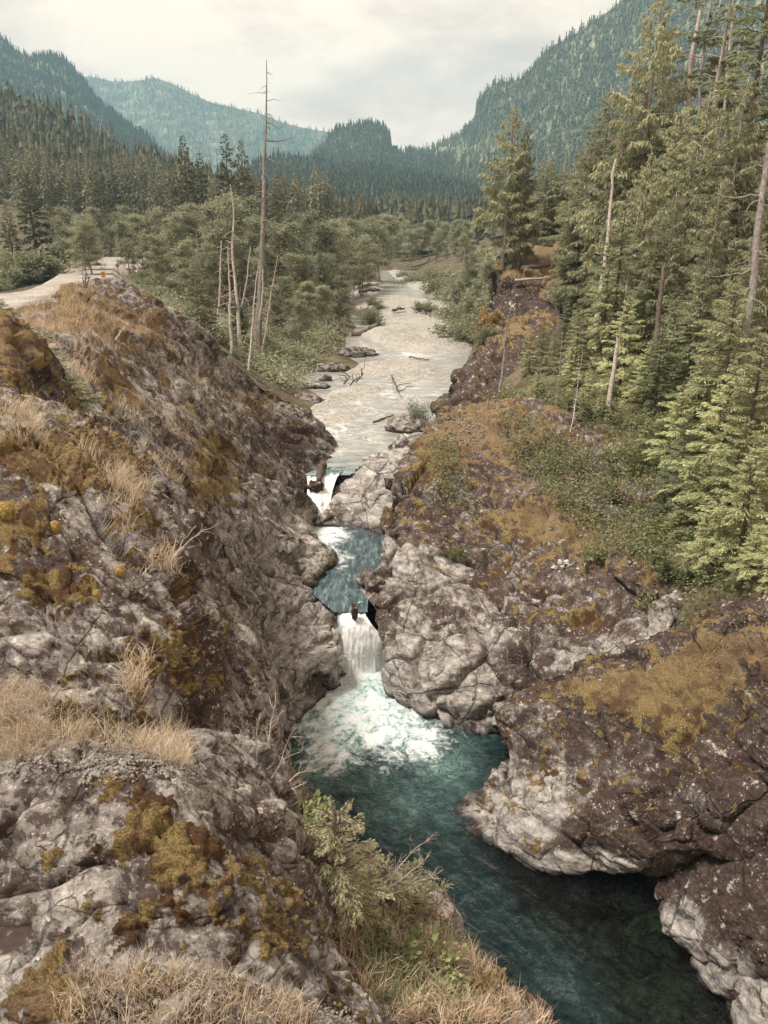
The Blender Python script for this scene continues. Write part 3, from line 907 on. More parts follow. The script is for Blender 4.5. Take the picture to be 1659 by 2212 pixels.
falls('waterfall', [[(700, 1272, 30.22), (745, 1272, 30.22), (796, 1272, 30.22)],
                    [(714, 1296, 29.40), (750, 1296, 29.40), (790, 1294, 29.42)],
                    [(724, 1316, 29.05), (752, 1314, 29.0), (786, 1314, 29.0)],
                    [(730, 1345, 28.6), (762, 1345, 28.45), (800, 1345, 28.5)],
                    [(730, 1392, 28.65), (775, 1392, 28.5), (836, 1388, 28.6)],
                    [(718, 1435, 28.95), (775, 1440, 28.75), (848, 1425, 29.0)],
                    [(705, 1475, 29.1), (775, 1492, 28.7), (850, 1465, 29.2)]], 70, 100, '', 0.13, 1.0)
falls('upper_waterfall', [[(655, 1010, 39.55), (692, 1010, 39.55), (745, 1010, 39.55)],
                          [(660, 1024, 38.6), (692, 1024, 38.6), (736, 1022, 38.65)],
                          [(664, 1040, 37.9), (690, 1040, 37.8), (726, 1036, 38.0)],
                          [(662, 1075, 37.2), (686, 1075, 37.0), (716, 1072, 37.3)],
                          [(656, 1108, 36.9), (684, 1110, 36.7), (714, 1106, 36.9)],
                          [(650, 1135, 36.7), (690, 1142, 36.6), (735, 1135, 36.8)]], 44, 64, '', 0.14)

# ------------------------------------------------------------------ gravel bars in the upper river
def gravel_bar(poly, step, z=4.0, h=0.62, soft=3.0):
    W = np.array([Pz(px, py, z)[:2] for px, py in poly])
    x0, y0 = W.min(0) - 0.5; x1, y1 = W.max(0) + 0.5
    xs = np.arange(x0, x1, step); yy = np.arange(y0, y1, step)
    X, Y = np.meshgrid(xs, yy)
    s = sdf(W, X.ravel(), Y.ravel())
    V = np.stack([X.ravel(), Y.ravel(), np.zeros(X.size)], 1)
    s = s + 0.5 * fbm(V / 2.2, 4)
    V[:, 2] = z - 0.12 + h * smooth(-1.0, soft, s) + 0.10 * fbm(V / 1.3, 4) * smooth(0, 1, s) + 0.05 * fbm(V / 0.35, 3)
    Q = grid_quads(len(yy), len(xs))[:, ::-1]
    Q = Q[(s[Q] > -0.7).any(1)]
    used = np.unique(Q); rm = np.full(len(V), -1); rm[used] = np.arange(len(used))
    me = new_mesh('gravel_bar', V[used], rm[Q], None, [M['river_gravel']])
    return link('gravel_bar', me, kind='structure')


gravel_bar([(640, 888), (690, 858), (730, 838), (770, 833), (862, 834), (830, 844), (780, 860), (730, 877), (700, 890)], 0.16)
gravel_bar([(655, 915), (700, 893), (740, 884), (790, 880), (822, 884), (800, 896), (760, 908), (710, 922)], 0.14, h=0.3, soft=2.0)
gravel_bar([(735, 806), (760, 788), (790, 781), (850, 781), (910, 785), (950, 792), (978, 806), (960, 814), (910, 823), (850, 823), (815, 816), (795, 808), (765, 806)], 0.2)
gravel_bar([(770, 722), (814, 692), (870, 684), (970, 684), (1026, 704), (1040, 740), (1020, 756), (980, 763), (930, 765), (870, 760), (830, 750), (800, 734)], 0.25)
gravel_bar([(764, 727), (812, 744), (843, 763), (800, 764), (768, 758)], 0.2, h=0.4)
gravel_bar([(766, 644), (830, 634), (890, 642), (950, 652), (984, 660), (930, 676), (850, 678), (770, 677)], 0.45, h=0.6)
gravel_bar([(838, 584), (874, 587), (930, 606), (975, 616), (985, 640), (930, 636), (890, 624), (854, 602)], 0.6, h=0.8)
gravel_bar([(750, 616), (830, 610), (828, 628), (800, 640), (756, 642)], 0.5, h=0.7)

# ------------------------------------------------------------------ rock masses
rock('rock_outcrop', [
    [(470, 1555, 9.5), (560, 1600, 11), (606, 1655, 12.6)],
    [(540, 1700, 8.5), (620, 1720, 9.8), (700, 1765, 11.6)],
    [(600, 1830, 7.6), (720, 1840, 9), (815, 1865, 10.8)],
    [(640, 1950, 7), (800, 1950, 8.3), (945, 1945, 10)],
    [(720, 2080, 6.6), (880, 2060, 7.6), (1005, 2045, 9.2)],
    [(800, 2200, 6.3), (960, 2160, 7.2), (1090, 2130, 8.8)],
    [(880, 2320, 6), (1060, 2280, 6.9), (1210, 2235, 8.4)]], 110, 190,
    'steep rock slope under dry grass and a cedar sapling, above the teal pool', mat='rock_near', amp=0.22, size=0.9, seed=2, moss=0.25, dark=0.45, gold=0.5,
    left=[(-.5, -.3, -.5), (-1.5, -.8, -2)], right=[(.25, .5, -1.5), (.5, .9, -4), (.6, 1.2, -10)], back=[(.1, .6, -1.2), (.3, 1.2, -6)], front=[(.4, -.5, -1.5)], moss_amp=0.03)
rock('rock_outcrop', [
    [(-150, 1420, 7.6), (100, 1470, 7.5), (300, 1545, 7.4), (450, 1570, 7.6), (540, 1610, 8.2)],
    [(-150, 1600, 6.2), (100, 1620, 6.1), (300, 1640, 6.1), (420, 1660, 6.3), (560, 1720, 7)],
    [(-150, 1680, 5.7), (100, 1670, 5.75), (300, 1660, 5.95), (450, 1710, 6.1), (590, 1790, 6.7)],
    [(-150, 1780, 5.4), (100, 1760, 5.4), (300, 1740, 5.5), (470, 1780, 5.8), (622, 1870, 6.5)],
    [(-150, 1920, 5.1), (150, 1920, 5.05), (400, 1880, 5.1), (560, 1950, 5.4), (662, 2010, 6.05)],
    [(-150, 2050, 4.85), (150, 2050, 4.8), (400, 2040, 4.8), (600, 2090, 5), (742, 2125, 5.7)],
    [(-150, 2130, 4.45), (150, 2120, 4.4), (400, 2110, 4.5), (620, 2170, 4.8), (780, 2180, 5.4)],
    [(-150, 2250, 4.2), (150, 2250, 4.2), (400, 2250, 4.3), (640, 2260, 4.6), (832, 2240, 5.2)],
    [(-150, 2420, 3.9), (150, 2420, 3.9), (400, 2420, 4.0), (640, 2420, 4.3), (860, 2400, 4.9)]], 430, 400,
    'broad grey foreground ledge with olive moss cushions and a gravel bench of straw grass', mat='rock_near', amp=0.16, size=0.85, seed=1, moss=0.10, dark=0.24, pale=0.15,
    mossb=[(330, 1790, 60, 40, .5), (430, 1840, 80, 45, .5), (260, 1720, 70, 30, .5), (520, 1900, 80, 45, .45), (400, 1930, 60, 40, .4), (560, 1850, 40, 40, .4), (250, 1850, 40, 40, .3), (470, 1990, 60, 50, .4), (90, 1850, 50, 30, .25), (600, 1990, 50, 50, .45), (640, 2050, 110, 60, .35), (200, 2160, 80, 60, .3), (300, 1960, 90, 60, .3), (120, 1560, 300, 60, .2), (80, 2150, 90, 60, .6), (740, 2150, 50, 80, .3)],
    darkb=[(640, 1950, 60, 130, .5), (560, 1770, 60, 90, .4), (60, 2150, 60, 60, .3)],
    goldb=[(70, 2150, 100, 70, .7), (640, 2040, 60, 100, .3)],
    left=[(-3, -.3, .4), (-9, -.8, 1.2)], right=[(.15, .25, -.35), (.3, .5, -1.6), (.35, .6, -5)], back=[(0, .6, -.8)], moss_amp=0.055, detail=1.3)
rock('rock_bluff', [
    [(-200, 880, 9.6), (0, 905, 9.6), (100, 930, 9.7), (180, 950, 10.1), (260, 1010, 10.4), (330, 1080, 10.6), (372, 1118, 11.1)],
    [(-200, 1000, 8.7), (60, 1010, 8.8), (180, 1050, 9.0), (290, 1110, 9.4), (360, 1160, 9.8), (420, 1215, 10.4)],
    [(-200, 1150, 8), (80, 1150, 8), (200, 1180, 8.1), (320, 1220, 8.5), (400, 1260, 9), (462, 1305, 9.9)],
    [(-200, 1300, 7.5), (80, 1300, 7.5), (220, 1320, 7.6), (340, 1350, 7.9), (430, 1380, 8.5), (492, 1425, 9.5)],
    [(-200, 1420, 7.2), (100, 1420, 7.2), (240, 1450, 7.2), (350, 1470, 7.5), (440, 1500, 8.1), (503, 1505, 9.1)],
    [(-200, 1480, 7.25), (100, 1520, 7.15), (250, 1560, 7.05), (350, 1570, 7.35), (450, 1595, 8), (522, 1585, 8.9)],
    [(-200, 1540, 7.4), (100, 1580, 7.3), (250, 1620, 7.2), (350, 1640, 7.5), (450, 1670, 8), (522, 1665, 8.9)]], 390, 340,
    'near left bluff of lichen-spotted dark rock with brown moss hanging over dry grass', mat='rock_near', amp=0.26, size=1.0, seed=3, strata=(.7, -.2, -.7), stretch=2.5, moss=0.19, dark=0.36, pale=0.12,
    mossb=[(220, 1010, 120, 50, .6), (140, 960, 140, 40, .4), (40, 1130, 60, 50, .5), (110, 1250, 130, 50, .4), (330, 1430, 90, 60, .45), (420, 1330, 60, 90, .35), (60, 1000, 80, 40, .35), (300, 1130, 60, 40, .3)],
    darkb=[(440, 1480, 60, 130, .55), (130, 1230, 140, 60, .35), (420, 1190, 40, 60, .5), (60, 1100, 120, 40, .3)],
    paleb=[(70, 1370, 120, 60, .35), (150, 1100, 60, 90, .45), (340, 1130, 60, 60, .3)], goldb=[(200, 1000, 150, 60, .35)],
    left=[(-3, -.3, .5), (-9, -.8, 1.5)], back=[(.1, .8, -.3), (.4, 2.2, -2.5)], right=[(.25, .5, -.6), (.5, 1.0, -3), (.6, 1.4, -8)], moss_amp=0.06, detail=1.3)
rock('rock_step', [
    [(-200, 845, 11.3), (0, 862, 11.0), (60, 876, 11), (130, 892, 11), (176, 905, 11.2), (196, 935, 11.6)],
    [(-200, 890, 10.6), (0, 905, 10.4), (80, 920, 10.4), (150, 935, 10.5), (190, 950, 10.8), (206, 965, 11.2)],
    [(-200, 960, 10.0), (0, 965, 9.95), (100, 975, 10.1), (180, 990, 10.4), (215, 1000, 10.8), (230, 1015, 11.2)]], 90, 60,
    'low mossy rock step speckled with white lichen behind the near left bluff', mat='rock_near', amp=0.14, size=0.7, seed=4, moss=0.35, dark=0.35, pale=0.2,
    left=[(-3, -.3, .5), (-9, -.8, 1.5)], back=[(0, .5, -.1), (.2, 1.2, -1.5)], right=[(.15, .3, -.4), (.3, .8, -3)], moss_amp=0.05)
rock('rock_shoulder', [
    [(-200, 655, 13.2), (-20, 700, 12.9), (22, 722, 12.9), (60, 775, 13.1), (100, 838, 13.3), (132, 885, 13.6)],
    [(-200, 770, 12.2), (0, 790, 12.1), (40, 815, 12.2), (75, 850, 12.5), (105, 880, 12.9), (138, 905, 13.3)],
    [(-200, 850, 11.4), (0, 870, 11.3), (50, 885, 11.5), (90, 900, 11.9), (120, 915, 12.4), (145, 930, 12.9)]], 80, 80,
    'dark streaked rock shoulder with hanging brown moss at the left edge', mat='rock_near', amp=0.2, size=0.9, seed=5, strata=(.3, -.2, -.9), moss=0.4, dark=0.65, goldb=[(0, 740, 100, 40, .6)],
    mossb=[(20, 740, 90, 40, .5)], left=[(-3, -.2, .3), (-9, -.6, .8)], back=[(0, .8, -.2), (.2, 2.5, -2.5)], right=[(.2, .5, -.6), (.4, 1, -4)], moss_amp=0.06)
rock('rock_slab', [
    [(20, 705, 27), (75, 662, 29), (130, 632, 30.5), (180, 618, 31.2), (235, 646, 31.7), (330, 696, 33), (420, 762, 35), (520, 847, 38), (610, 892, 40.5), (660, 932, 41), (697, 985, 40.5), (703, 1012, 40)],
    [(35, 745, 24), (75, 718, 25), (130, 695, 26.5), (175, 702, 27.3), (225, 725, 28.2), (330, 790, 30), (430, 860, 32), (520, 920, 34.5), (600, 965, 37), (645, 1000, 38.2), (672, 1040, 38.2)],
    [(80, 800, 20), (160, 800, 22), (260, 850, 24), (360, 920, 26.5), (460, 980, 29.5), (550, 1020, 32.5), (620, 1050, 35), (668, 1080, 36.4)],
    [(120, 880, 16), (200, 900, 17.5), (290, 960, 20), (390, 1030, 23), (480, 1080, 26.5), (560, 1110, 30), (610, 1115, 32.8), (645, 1110, 35.0)],
    [(170, 940, 13), (230, 970, 14.5), (310, 1040, 17), (400, 1110, 20.5), (480, 1150, 24.5), (560, 1170, 28.5), (630, 1170, 31.5), (690, 1180, 33.0)],
    [(230, 1010, 11.8), (300, 1080, 13.5), (370, 1130, 16), (440, 1190, 20), (510, 1230, 24), (570, 1245, 27.5), (630, 1240, 30.0), (703, 1215, 32.0)],
    [(250, 1060, 11.4), (330, 1130, 13), (400, 1190, 15.8), (460, 1240, 20), (530, 1270, 24), (590, 1280, 27.5), (630, 1285, 29.0), (675, 1265, 30.4)]], 330, 200,
    'long sloping dark slab of layered rock running from the grassy mound to the upper falls', mat='rock_mid', amp=0.34, size=1.7, seed=6, strata=(.62, .62, -.48), stretch=3.2, moss=0.20, dark=0.30, pale=0.0, calm=[(130, 712, 120, 32)],
    mossb=[(470, 960, 60, 40, .5), (450, 1040, 90, 50, .6), (380, 870, 110, 50, .25), (560, 860, 60, 30, .3), (330, 720, 70, 30, .4), (200, 680, 130, 50, .45), (130, 640, 80, 30, .3), (240, 800, 60, 80, .4)],
    goldb=[(170, 690, 170, 70, .8), (330, 730, 100, 40, .7), (300, 880, 120, 60, .35), (600, 870, 60, 30, .3), (500, 840, 60, 30, .4)],
    darkb=[(400, 1000, 160, 90, .2), (640, 950, 60, 60, .45), (655, 1060, 30, 50, .4), (330, 800, 90, 40, .2), (560, 950, 60, 40, .2)],
    paleb=[(620, 1200, 110, 70, .75), (560, 1120, 70, 50, .4), (660, 1130, 50, 60, .5), (460, 1160, 40, 60, .5)],
    back=[(.8, 2.5, -.3), (2, 5, -3.5), (2.5, 7, -10)], right=[(.3, .5, -.8), (.4, 1.0, -4)], left=[(-2, 1, 0)], front=[(.5, .2, -1.5), (.8, 1, -5)], wetz=2.4, moss_amp=0.05, detail=1.25)
rock('rock_block', [
    [(430, 1215, 23), (500, 1245, 26.5), (570, 1258, 28), (640, 1280, 28.9), (690, 1312, 29.2), (715, 1335, 28.9), (728, 1360, 28.4)],
    [(455, 1330, 22), (520, 1320, 24.8), (590, 1330, 26.5), (650, 1345, 27.4), (690, 1368, 27.7), (724, 1390, 27.7)],
    [(480, 1420, 20.5), (550, 1420, 23.8), (610, 1430, 25.6), (664, 1430, 26.6), (708, 1430, 27.3)],
    [(500, 1500, 19.5), (560, 1500, 23), (620, 1500, 25), (662, 1480, 26.4), (706, 1470, 27.3)],
    [(520, 1580, 19), (570, 1565, 22.8), (610, 1575, 24.9), (645, 1545, 25.8), (676, 1512, 26.8), (716, 1487, 27.7)]], 160, 150,
    'pale grey water-worn rock block on the left of the main falls', mat='rock_mid', amp=0.36, size=1.5, seed=7, joint=.8, strata=(.7, .5, -.4), stretch=2.0, moss=-.15, dark=0.30, pale=0.75,
    darkb=[(600, 1480, 90, 40, .25), (490, 1430, 40, 100, .5), (700, 1480, 30, 30, .4)],
    back=[(0, 1.2, -.1), (0, 2.5, -.6)], left=[(-3, -1.5, .8)], right=[(.25, .5, -.2), (.3, 1.2, -1.5)], front=[(.1, .5, -.5), (.2, .9, -3)], wetz=0.0, detail=1.3)
rock('rock_wall', [
    [(835, 1150, 33.8), (900, 1180, 33), (980, 1230, 32), (1080, 1280, 31), (1200, 1290, 29.5), (1330, 1300, 27.5), (1450, 1300, 25.2)],
    [(822, 1215, 31.8), (880, 1240, 31), (960, 1290, 30), (1060, 1330, 29), (1160, 1350, 27.8), (1270, 1380, 26.0), (1430, 1350, 24.4)],
    [(786, 1275, 29.9), (850, 1300, 29.3), (930, 1350, 28.3), (1030, 1380, 27.5), (1120, 1400, 26.8), (1200, 1420, 25.8), (1400, 1410, 23.8)],
    [(815, 1330, 28.9), (868, 1380, 27.9), (940, 1420, 27), (1020, 1440, 26.5), (1100, 1460, 26), (1170, 1475, 25.4), (1300, 1470, 24)],
    [(830, 1450, 27.7), (866, 1460, 27.0), (930, 1490, 26.2), (1000, 1510, 25.8), (1060, 1525, 25.4), (1115, 1530, 25.2)],
    [(834, 1502, 27.6), (874, 1517, 27.1), (950, 1572, 26), (1000, 1592, 25.5), (1070, 1594, 25.4), (1125, 1580, 25.3)]], 240, 190,
    'sculpted pale grey rock wall with angular facets on the right of the main falls', mat='rock_mid', amp=0.40, size=1.9, seed=8, joint=1.0, strata=(.5, -.3, -.8), stretch=1.6, moss=-.05, dark=0.34, pale=0.75,
    darkb=[(1000, 1320, 120, 40, .3), (1150, 1430, 60, 60, .45), (1080, 1540, 40, 60, .4), (1250, 1330, 120, 40, .45), (830, 1330, 30, 50, .4)],
    mossb=[(1150, 1320, 70, 25, .5), (1280, 1330, 80, 30, .45)], paleb=[(1250, 1350, 130, 60, -.5)],
    left=[(.1, .5, -.1), (.3, 1.4, -.6)], right=[(.9, .5, -.5)], back=[(.2, .8, -.2)], front=[(0, .6, -.6), (0, 1.2, -3)], wetz=0.0, detail=1.3)
rock('rock_bluff', [
    [(850, 1040, 37), (870, 1000, 38), (905, 952, 39.5), (950, 893, 41), (1010, 880, 41), (1080, 868, 40.5), (1160, 880, 39), (1260, 930, 37), (1350, 980, 34), (1450, 1030, 31)],
    [(842, 1080, 35.8), (880, 1060, 36), (930, 1000, 37.5), (990, 950, 38.3), (1060, 950, 38), (1140, 960, 37), (1230, 1010, 35), (1320, 1060, 32.5), (1420, 1110, 29.5)],
    [(842, 1130, 34.8), (890, 1120, 34.8), (950, 1080, 35.6), (1030, 1050, 36), (1110, 1060, 35), (1190, 1090, 33.5), (1270, 1130, 31.5), (1380, 1170, 28.5)],
    [(850, 1165, 33.9), (910, 1180, 33.5), (980, 1180, 33.5), (1060, 1170, 33.3), (1140, 1180, 32.2), (1210, 1200, 31), (1300, 1220, 29), (1400, 1230, 27)],
    [(860, 1200, 32.9), (940, 1250, 32), (1040, 1290, 31), (1150, 1305, 30), (1250, 1315, 28.5), (1350, 1318, 26.8), (1450, 1300, 25)]], 250, 190,
    'big rounded dark bluff with golden moss cap on the right above the gorge', mat='rock_mid', amp=0.36, size=1.7, seed=9, strata=(.4, -.5, -.7), stretch=2.0, moss=0.30, dark=0.60, pale=0.0,
    mossb=[(1030, 930, 130, 60, .35), (1150, 1120, 80, 40, .4), (930, 1000, 40, 60, .3), (1270, 1180, 90, 50, .3)],
    goldb=[(1100, 920, 160, 70, .9), (1180, 1040, 130, 60, .8), (1180, 1120, 60, 30, .5), (960, 950, 60, 40, .3), (1300, 1200, 120, 60, .7)],
    paleb=[(880, 1190, 60, 40, .7)], back=[(.8, 1.0, -.2), (2, 3, -1.5)], left=[(.15, .6, -.1), (.6, 2, -1.5)], right=[(1, -.8, -.2)], front=[(0, .2, -.6)], moss_amp=0.06, detail=1.2)
rock('rock_ledge', [
    [(722, 1052, 39.0), (760, 1008, 40.3), (800, 988, 40.6), (850, 977, 40.8), (920, 970, 41)],
    [(712, 1068, 37.9), (750, 1045, 38.5), (800, 1030, 38.9), (850, 1025, 39), (920, 1030, 39)],
    [(706, 1108, 36.6), (740, 1095, 37.1), (790, 1085, 37.3), (850, 1080, 37.3), (900, 1085, 37.3)],
    [(684, 1132, 36.1), (740, 1137, 36.2), (790, 1152, 35.7), (838, 1168, 35.2), (880, 1172, 35.2)]], 140, 110,
    'low pale rounded rock ledge between the upper falls and the dark bluff', mat='rock_mid', amp=0.24, size=1.3, seed=10, moss=-.2, dark=0.12, pale=0.95, stretch=1.8,
    darkb=[(720, 1120, 50, 30, .55), (800, 1060, 25, 12, .6)],
    back=[(0, .8, -.4), (0, 1.6, -2)], left=[(-.05, .5, -.2), (.1, 1.2, -1.2)], front=[(0, .5, -.5), (0, 1.4, -2.5)], wetz=2.4, detail=1.3)
rock('cliff', [
    [(940, 872, 47), (988, 812, 51), (1020, 765, 55), (1060, 722, 58), (1100, 690, 60), (1150, 680, 60)],
    [(948, 888, 46), (1000, 842, 48.5), (1040, 800, 50.5), (1080, 770, 52.5), (1120, 760, 53), (1180, 750, 53)],
    [(950, 900, 44.8), (1000, 876, 45.6), (1040, 862, 46.5), (1080, 850, 47), (1130, 840, 46.5), (1200, 830, 46)],
    [(955, 930, 43), (1000, 915, 43.5), (1040, 905, 44), (1080, 895, 44), (1130, 890, 43.5), (1200, 880, 43)]], 130, 90,
    'dark brown cliff face with pale drip streaks dropping to the upper river', mat='rock_mid', amp=0.5, size=2.0, seed=11, strata=(.1, .1, -1), stretch=2.6, moss=0.2, dark=0.95,
    goldb=[(1080, 700, 100, 40, .8), (1040, 740, 60, 30, .5)], mossb=[(1080, 700, 100, 40, .5)], paleb=[(950, 880, 25, 25, .8)],
    back=[(1, 2, -.2), (3, 5, -2)], left=[(.3, 1.5, -1), (.8, 3, -5)], right=[(2, -.5, 0)])
rock('rock_outcrop', [
    [(1088, 566, 73), (1120, 542, 74), (1170, 526, 75), (1230, 521, 75), (1280, 540, 74)],
    [(1088, 574, 70.5), (1140, 572, 70), (1190, 577, 70), (1260, 585, 70)],
    [(1080, 610, 69), (1110, 606, 69), (1160, 611, 68.5), (1240, 612, 68.5)],
    [(1078, 655, 68.5), (1120, 655, 67.5), (1170, 655, 67), (1240, 645, 67)],
    [(1080, 730, 66), (1120, 730, 65), (1180, 725, 64), (1240, 710, 64)]], 110, 110,
    'high rock knob capped with golden moss among the right-hand conifers', mat='rock_far', amp=0.5, size=2.2, seed=12, moss=0.0, dark=0.95, stretch=2.0, strata=(.1, .1, -1),
    mossb=[(1165, 548, 150, 40, 2.4), (1210, 590, 60, 30, .9), (1210, 640, 50, 14, .9)], goldb=[(1180, 570, 160, 60, 1.0), (1210, 640, 60, 20, 1)],
    back=[(0, 2, -.5), (0, 5, -4), (0, 6, -9)], left=[(-.1, 1.5, -.5), (.3, 3, -5)], right=[(1.5, .5, -1)])
rock('boulder', [
    [(1072, 1536, 24.3), (1150, 1490, 24), (1250, 1437, 23.3), (1360, 1402, 22.3), (1480, 1362, 21), (1600, 1312, 19.6), (1750, 1262, 18)],
    [(1082, 1580, 23.8), (1160, 1560, 23), (1260, 1530, 22), (1370, 1500, 21), (1490, 1460, 19.8), (1610, 1420, 18.4), (1760, 1390, 17)],
    [(1106, 1645, 23.3), (1170, 1640, 22), (1270, 1630, 21), (1380, 1610, 20), (1500, 1580, 18.8), (1620, 1560, 17.6), (1760, 1530, 16.2)],
    [(1062, 1700, 22.8), (1140, 1710, 21.4), (1250, 1710, 20.2), (1380, 1710, 19.2), (1500, 1700, 18.2), (1620, 1680, 17.2), (1760, 1660, 16)],
    [(1000, 1752, 22.2), (1090, 1770, 21), (1230, 1790, 19.8), (1370, 1790, 18.9), (1500, 1790, 18), (1620, 1780, 17.4)],
    [(988, 1790, 21.7), (1060, 1820, 21), (1180, 1850, 20), (1300, 1850, 19.3), (1420, 1855, 18.6), (1530, 1850, 18.2)],
    [(1000, 1806, 21.5), (1090, 1855, 20.8), (1180, 1890, 20.2), (1280, 1895, 19.7), (1400, 1900, 19.2), (1510, 1885, 19)]], 350, 220,
    'huge overhanging boulder with brown mossy top and pale snout over the dark green water', cat='boulder', mat='rock_mid', amp=0.30, size=1.5, seed=13, strata=(.8, -.3, -.2), stretch=2.0, moss=0.24, dark=0.70, pale=0.0,
    mossb=[(1350, 1490, 150, 45, .65), (1440, 1530, 90, 60, .5), (1560, 1420, 140, 80, .6), (1580, 1600, 120, 60, .2)], goldb=[(1390, 1470, 180, 60, .5), (1600, 1380, 130, 80, .6)],
    paleb=[(1100, 1760, 130, 80, .95), (1250, 1860, 200, 40, .9), (1400, 1880, 120, 25, .8), (1160, 1690, 60, 60, .4), (1300, 1740, 120, 25, .5)],
    darkb=[(1100, 1750, 120, 80, -.95), (1240, 1870, 190, 28, -.8), (1350, 1810, 28, 55, .5), (1440, 1820, 60, 60, .5), (1260, 1780, 60, 40, .2), (1100, 1540, 80, 30, -.2)],
    right=[(1.6, -.6, .5), (5, -1.5, 1.6)], back=[(.2, .8, -.4), (.6, 1.6, -3)], left=[(.05, .5, -.1), (.3, 1.2, -.6)], front=[(.3, 1.0, -.05), (.6, 2.2, -.7), (.6, 3, -3)], wetz=0.0, moss_amp=0.05, detail=1.25)
rock('boulder', [
    [(1502, 1792, 18.3), (1560, 1752, 17.9), (1640, 1706, 17.3), (1760, 1660, 16.5)],
    [(1512, 1822, 17.8), (1580, 1800, 17.2), (1660, 1770, 16.6), (1780, 1740, 16)],
    [(1530, 1850, 17.7), (1590, 1850, 17.2), (1670, 1845, 16.7), (1790, 1830, 16)],
    [(1545, 1870, 17.9), (1600, 1890, 17.4), (1680, 1890, 16.9), (1790, 1880, 16.2)]], 90, 60,
    'smooth dark brown boulder wedged between the huge overhanging one and the corner rock', cat='boulder', amp=0.14, size=1.3, seed=14, moss=0.15, dark=0.8,
    back=[(.1, .6, -.2), (.2, 1, -1)], left=[(0, .4, -.2)], front=[(0, .5, -.5)])
rock('boulder', [
    [(1432, 1930, 18.6), (1470, 1893, 18.4), (1530, 1866, 17.9), (1600, 1842, 17.2), (1700, 1800, 16.3), (1800, 1770, 15.8)],
    [(1424, 1972, 18.3), (1480, 1960, 17.7), (1540, 1940, 17.2), (1620, 1930, 16.5), (1720, 1920, 15.8), (1800, 1900, 15.4)],
    [(1432, 2012, 18), (1500, 2030, 17.2), (1560, 2030, 16.7), (1640, 2030, 16), (1730, 2030, 15.3), (1800, 2020, 15)],
    [(1470, 2040, 17.9), (1512, 2085, 17.2), (1570, 2110, 16.6), (1640, 2120, 16), (1730, 2130, 15.4), (1800, 2130, 15)],
    [(1505, 2075, 17.8), (1535, 2135, 17.2), (1590, 2170, 16.8), (1650, 2180, 16.4), (1730, 2190, 15.9), (1800, 2190, 15.6)]], 130, 130,
    'white-speckled corner boulder with dark top and pale foot at the lower right', cat='boulder', amp=0.22, size=1.1, seed=15, moss=-.05, dark=0.85, pale=0.1,
    paleb=[(1470, 1980, 50, 60, .8), (1530, 2080, 80, 60, .8), (1600, 2110, 80, 40, .5)], darkb=[(1470, 1990, 50, 60, -.8), (1540, 2090, 70, 60, -.8)],
    right=[(1.2, -.8, .2), (4, -2, .8)], back=[(.1, .6, -.3), (.2, 1.2, -2)], left=[(.05, .4, -.1), (.2, .9, -.5)], front=[(.1, .6, -.2), (.2, 1.4, -1.2)], wetz=0.0, detail=1.3)

q = Pz(1680, 2190, 0.2)
boulder('boulder', q, (1.0, 0.9, 1.15), 'small pale rounded boulder at the bottom right corner by the water', seed=21, pale=0.9, dark=0.05, wetz=0.0, amp=0.2)
# drowned boulders seen through the clear water
for i, (px, py, z, s, lab) in enumerate([(1430, 2040, -1.0, (0.95, 0.8, 0.75), 'brown boulder drowned just under the clear water beside the corner boulder'),
                                      (1460, 2170, -1.2, (1.2, 0.7, 0.5), 'flat drowned rock under the dark water at the bottom right'),
                                      (1380, 1935, -0.7, (0.7, 0.5, 0.4), 'sunken rock in the shadow under the overhanging boulder')]):
    boulder('sunken_boulder', Pz(px, py, z), s, lab, seed=31 + i, pale=0.55, dark=0.2, amp=0.2, moss=0.2)
# pool bed
V, Q = water_grid(-1, 18, 7, 27, 0.35, -1.9)
V[:, 2] += 0.5 * fbm(V / 2.5, 4)
me = new_mesh('river_bed', V, Q, None, [M['rock_mid']], attrs=dict(moss=np.zeros(len(V)) - .2, dark=np.full(len(V), .5), pale=np.full(len(V), .3), gold=np.zeros(len(V)), wet=np.zeros(len(V))))
link('river_bed', me, kind='structure')
# rocks in and beside the upper river
for i, (px, py, z, s, pl, lab) in enumerate([
        (884, 926, 4.0, (1.5, 1.2, 0.8), .6, 'low jagged grey rock with dead twigs on the right bank below the dark cliff'),
        (905, 975, 4.1, (1.6, 1.2, 0.9), .85, 'pale rock shelf between the low jagged rock and the dark bluff'),
        (762, 770, 3.9, (2.0, 1.1, 0.9), .1, 'dark wet rock point below the shrubs beside the middle gravel bar'),
        (718, 802, 3.9, (1.5, .9, 0.7), .1, 'dark bank rock just below the wet rock point on the left'),
        (682, 838, 3.95, (1.1, .7, 0.5), .3, 'flat brown bank rock at the head of the lower gravel bar'),
        (662, 872, 3.95, (1.3, 0.8, 0.7), .3, 'small dark rock at the waterline where the slab meets the shrubs'),
        (705, 822, 4.0, (0.5, 0.4, 0.45), .1, 'small dark stone standing alone in the shallow water off the left bank')]):
    boulder('bank_rock', Pz(px, py, z), s, lab, cat='rock', seed=41 + i, pale=pl, dark=0.45, amp=0.35, wetz=4.0)

# ------------------------------------------------------------------ far hills and their forests
def hill(name, rows, nu, nv, amp, sc, label=None):
    G = loft(rows, nu, nv)
    N = normals(G).reshape(-1, 3); V = G.reshape(-1, 3)
    V = V + N * (amp * fbm(V / sc, 5))[:, None] * 1.0
    me = new_mesh(name, V, grid_quads(nv, nu), None, [M['hill_ground']])
    o = link(name, me, kind='structure')
    return V.reshape(nv, nu, 3)


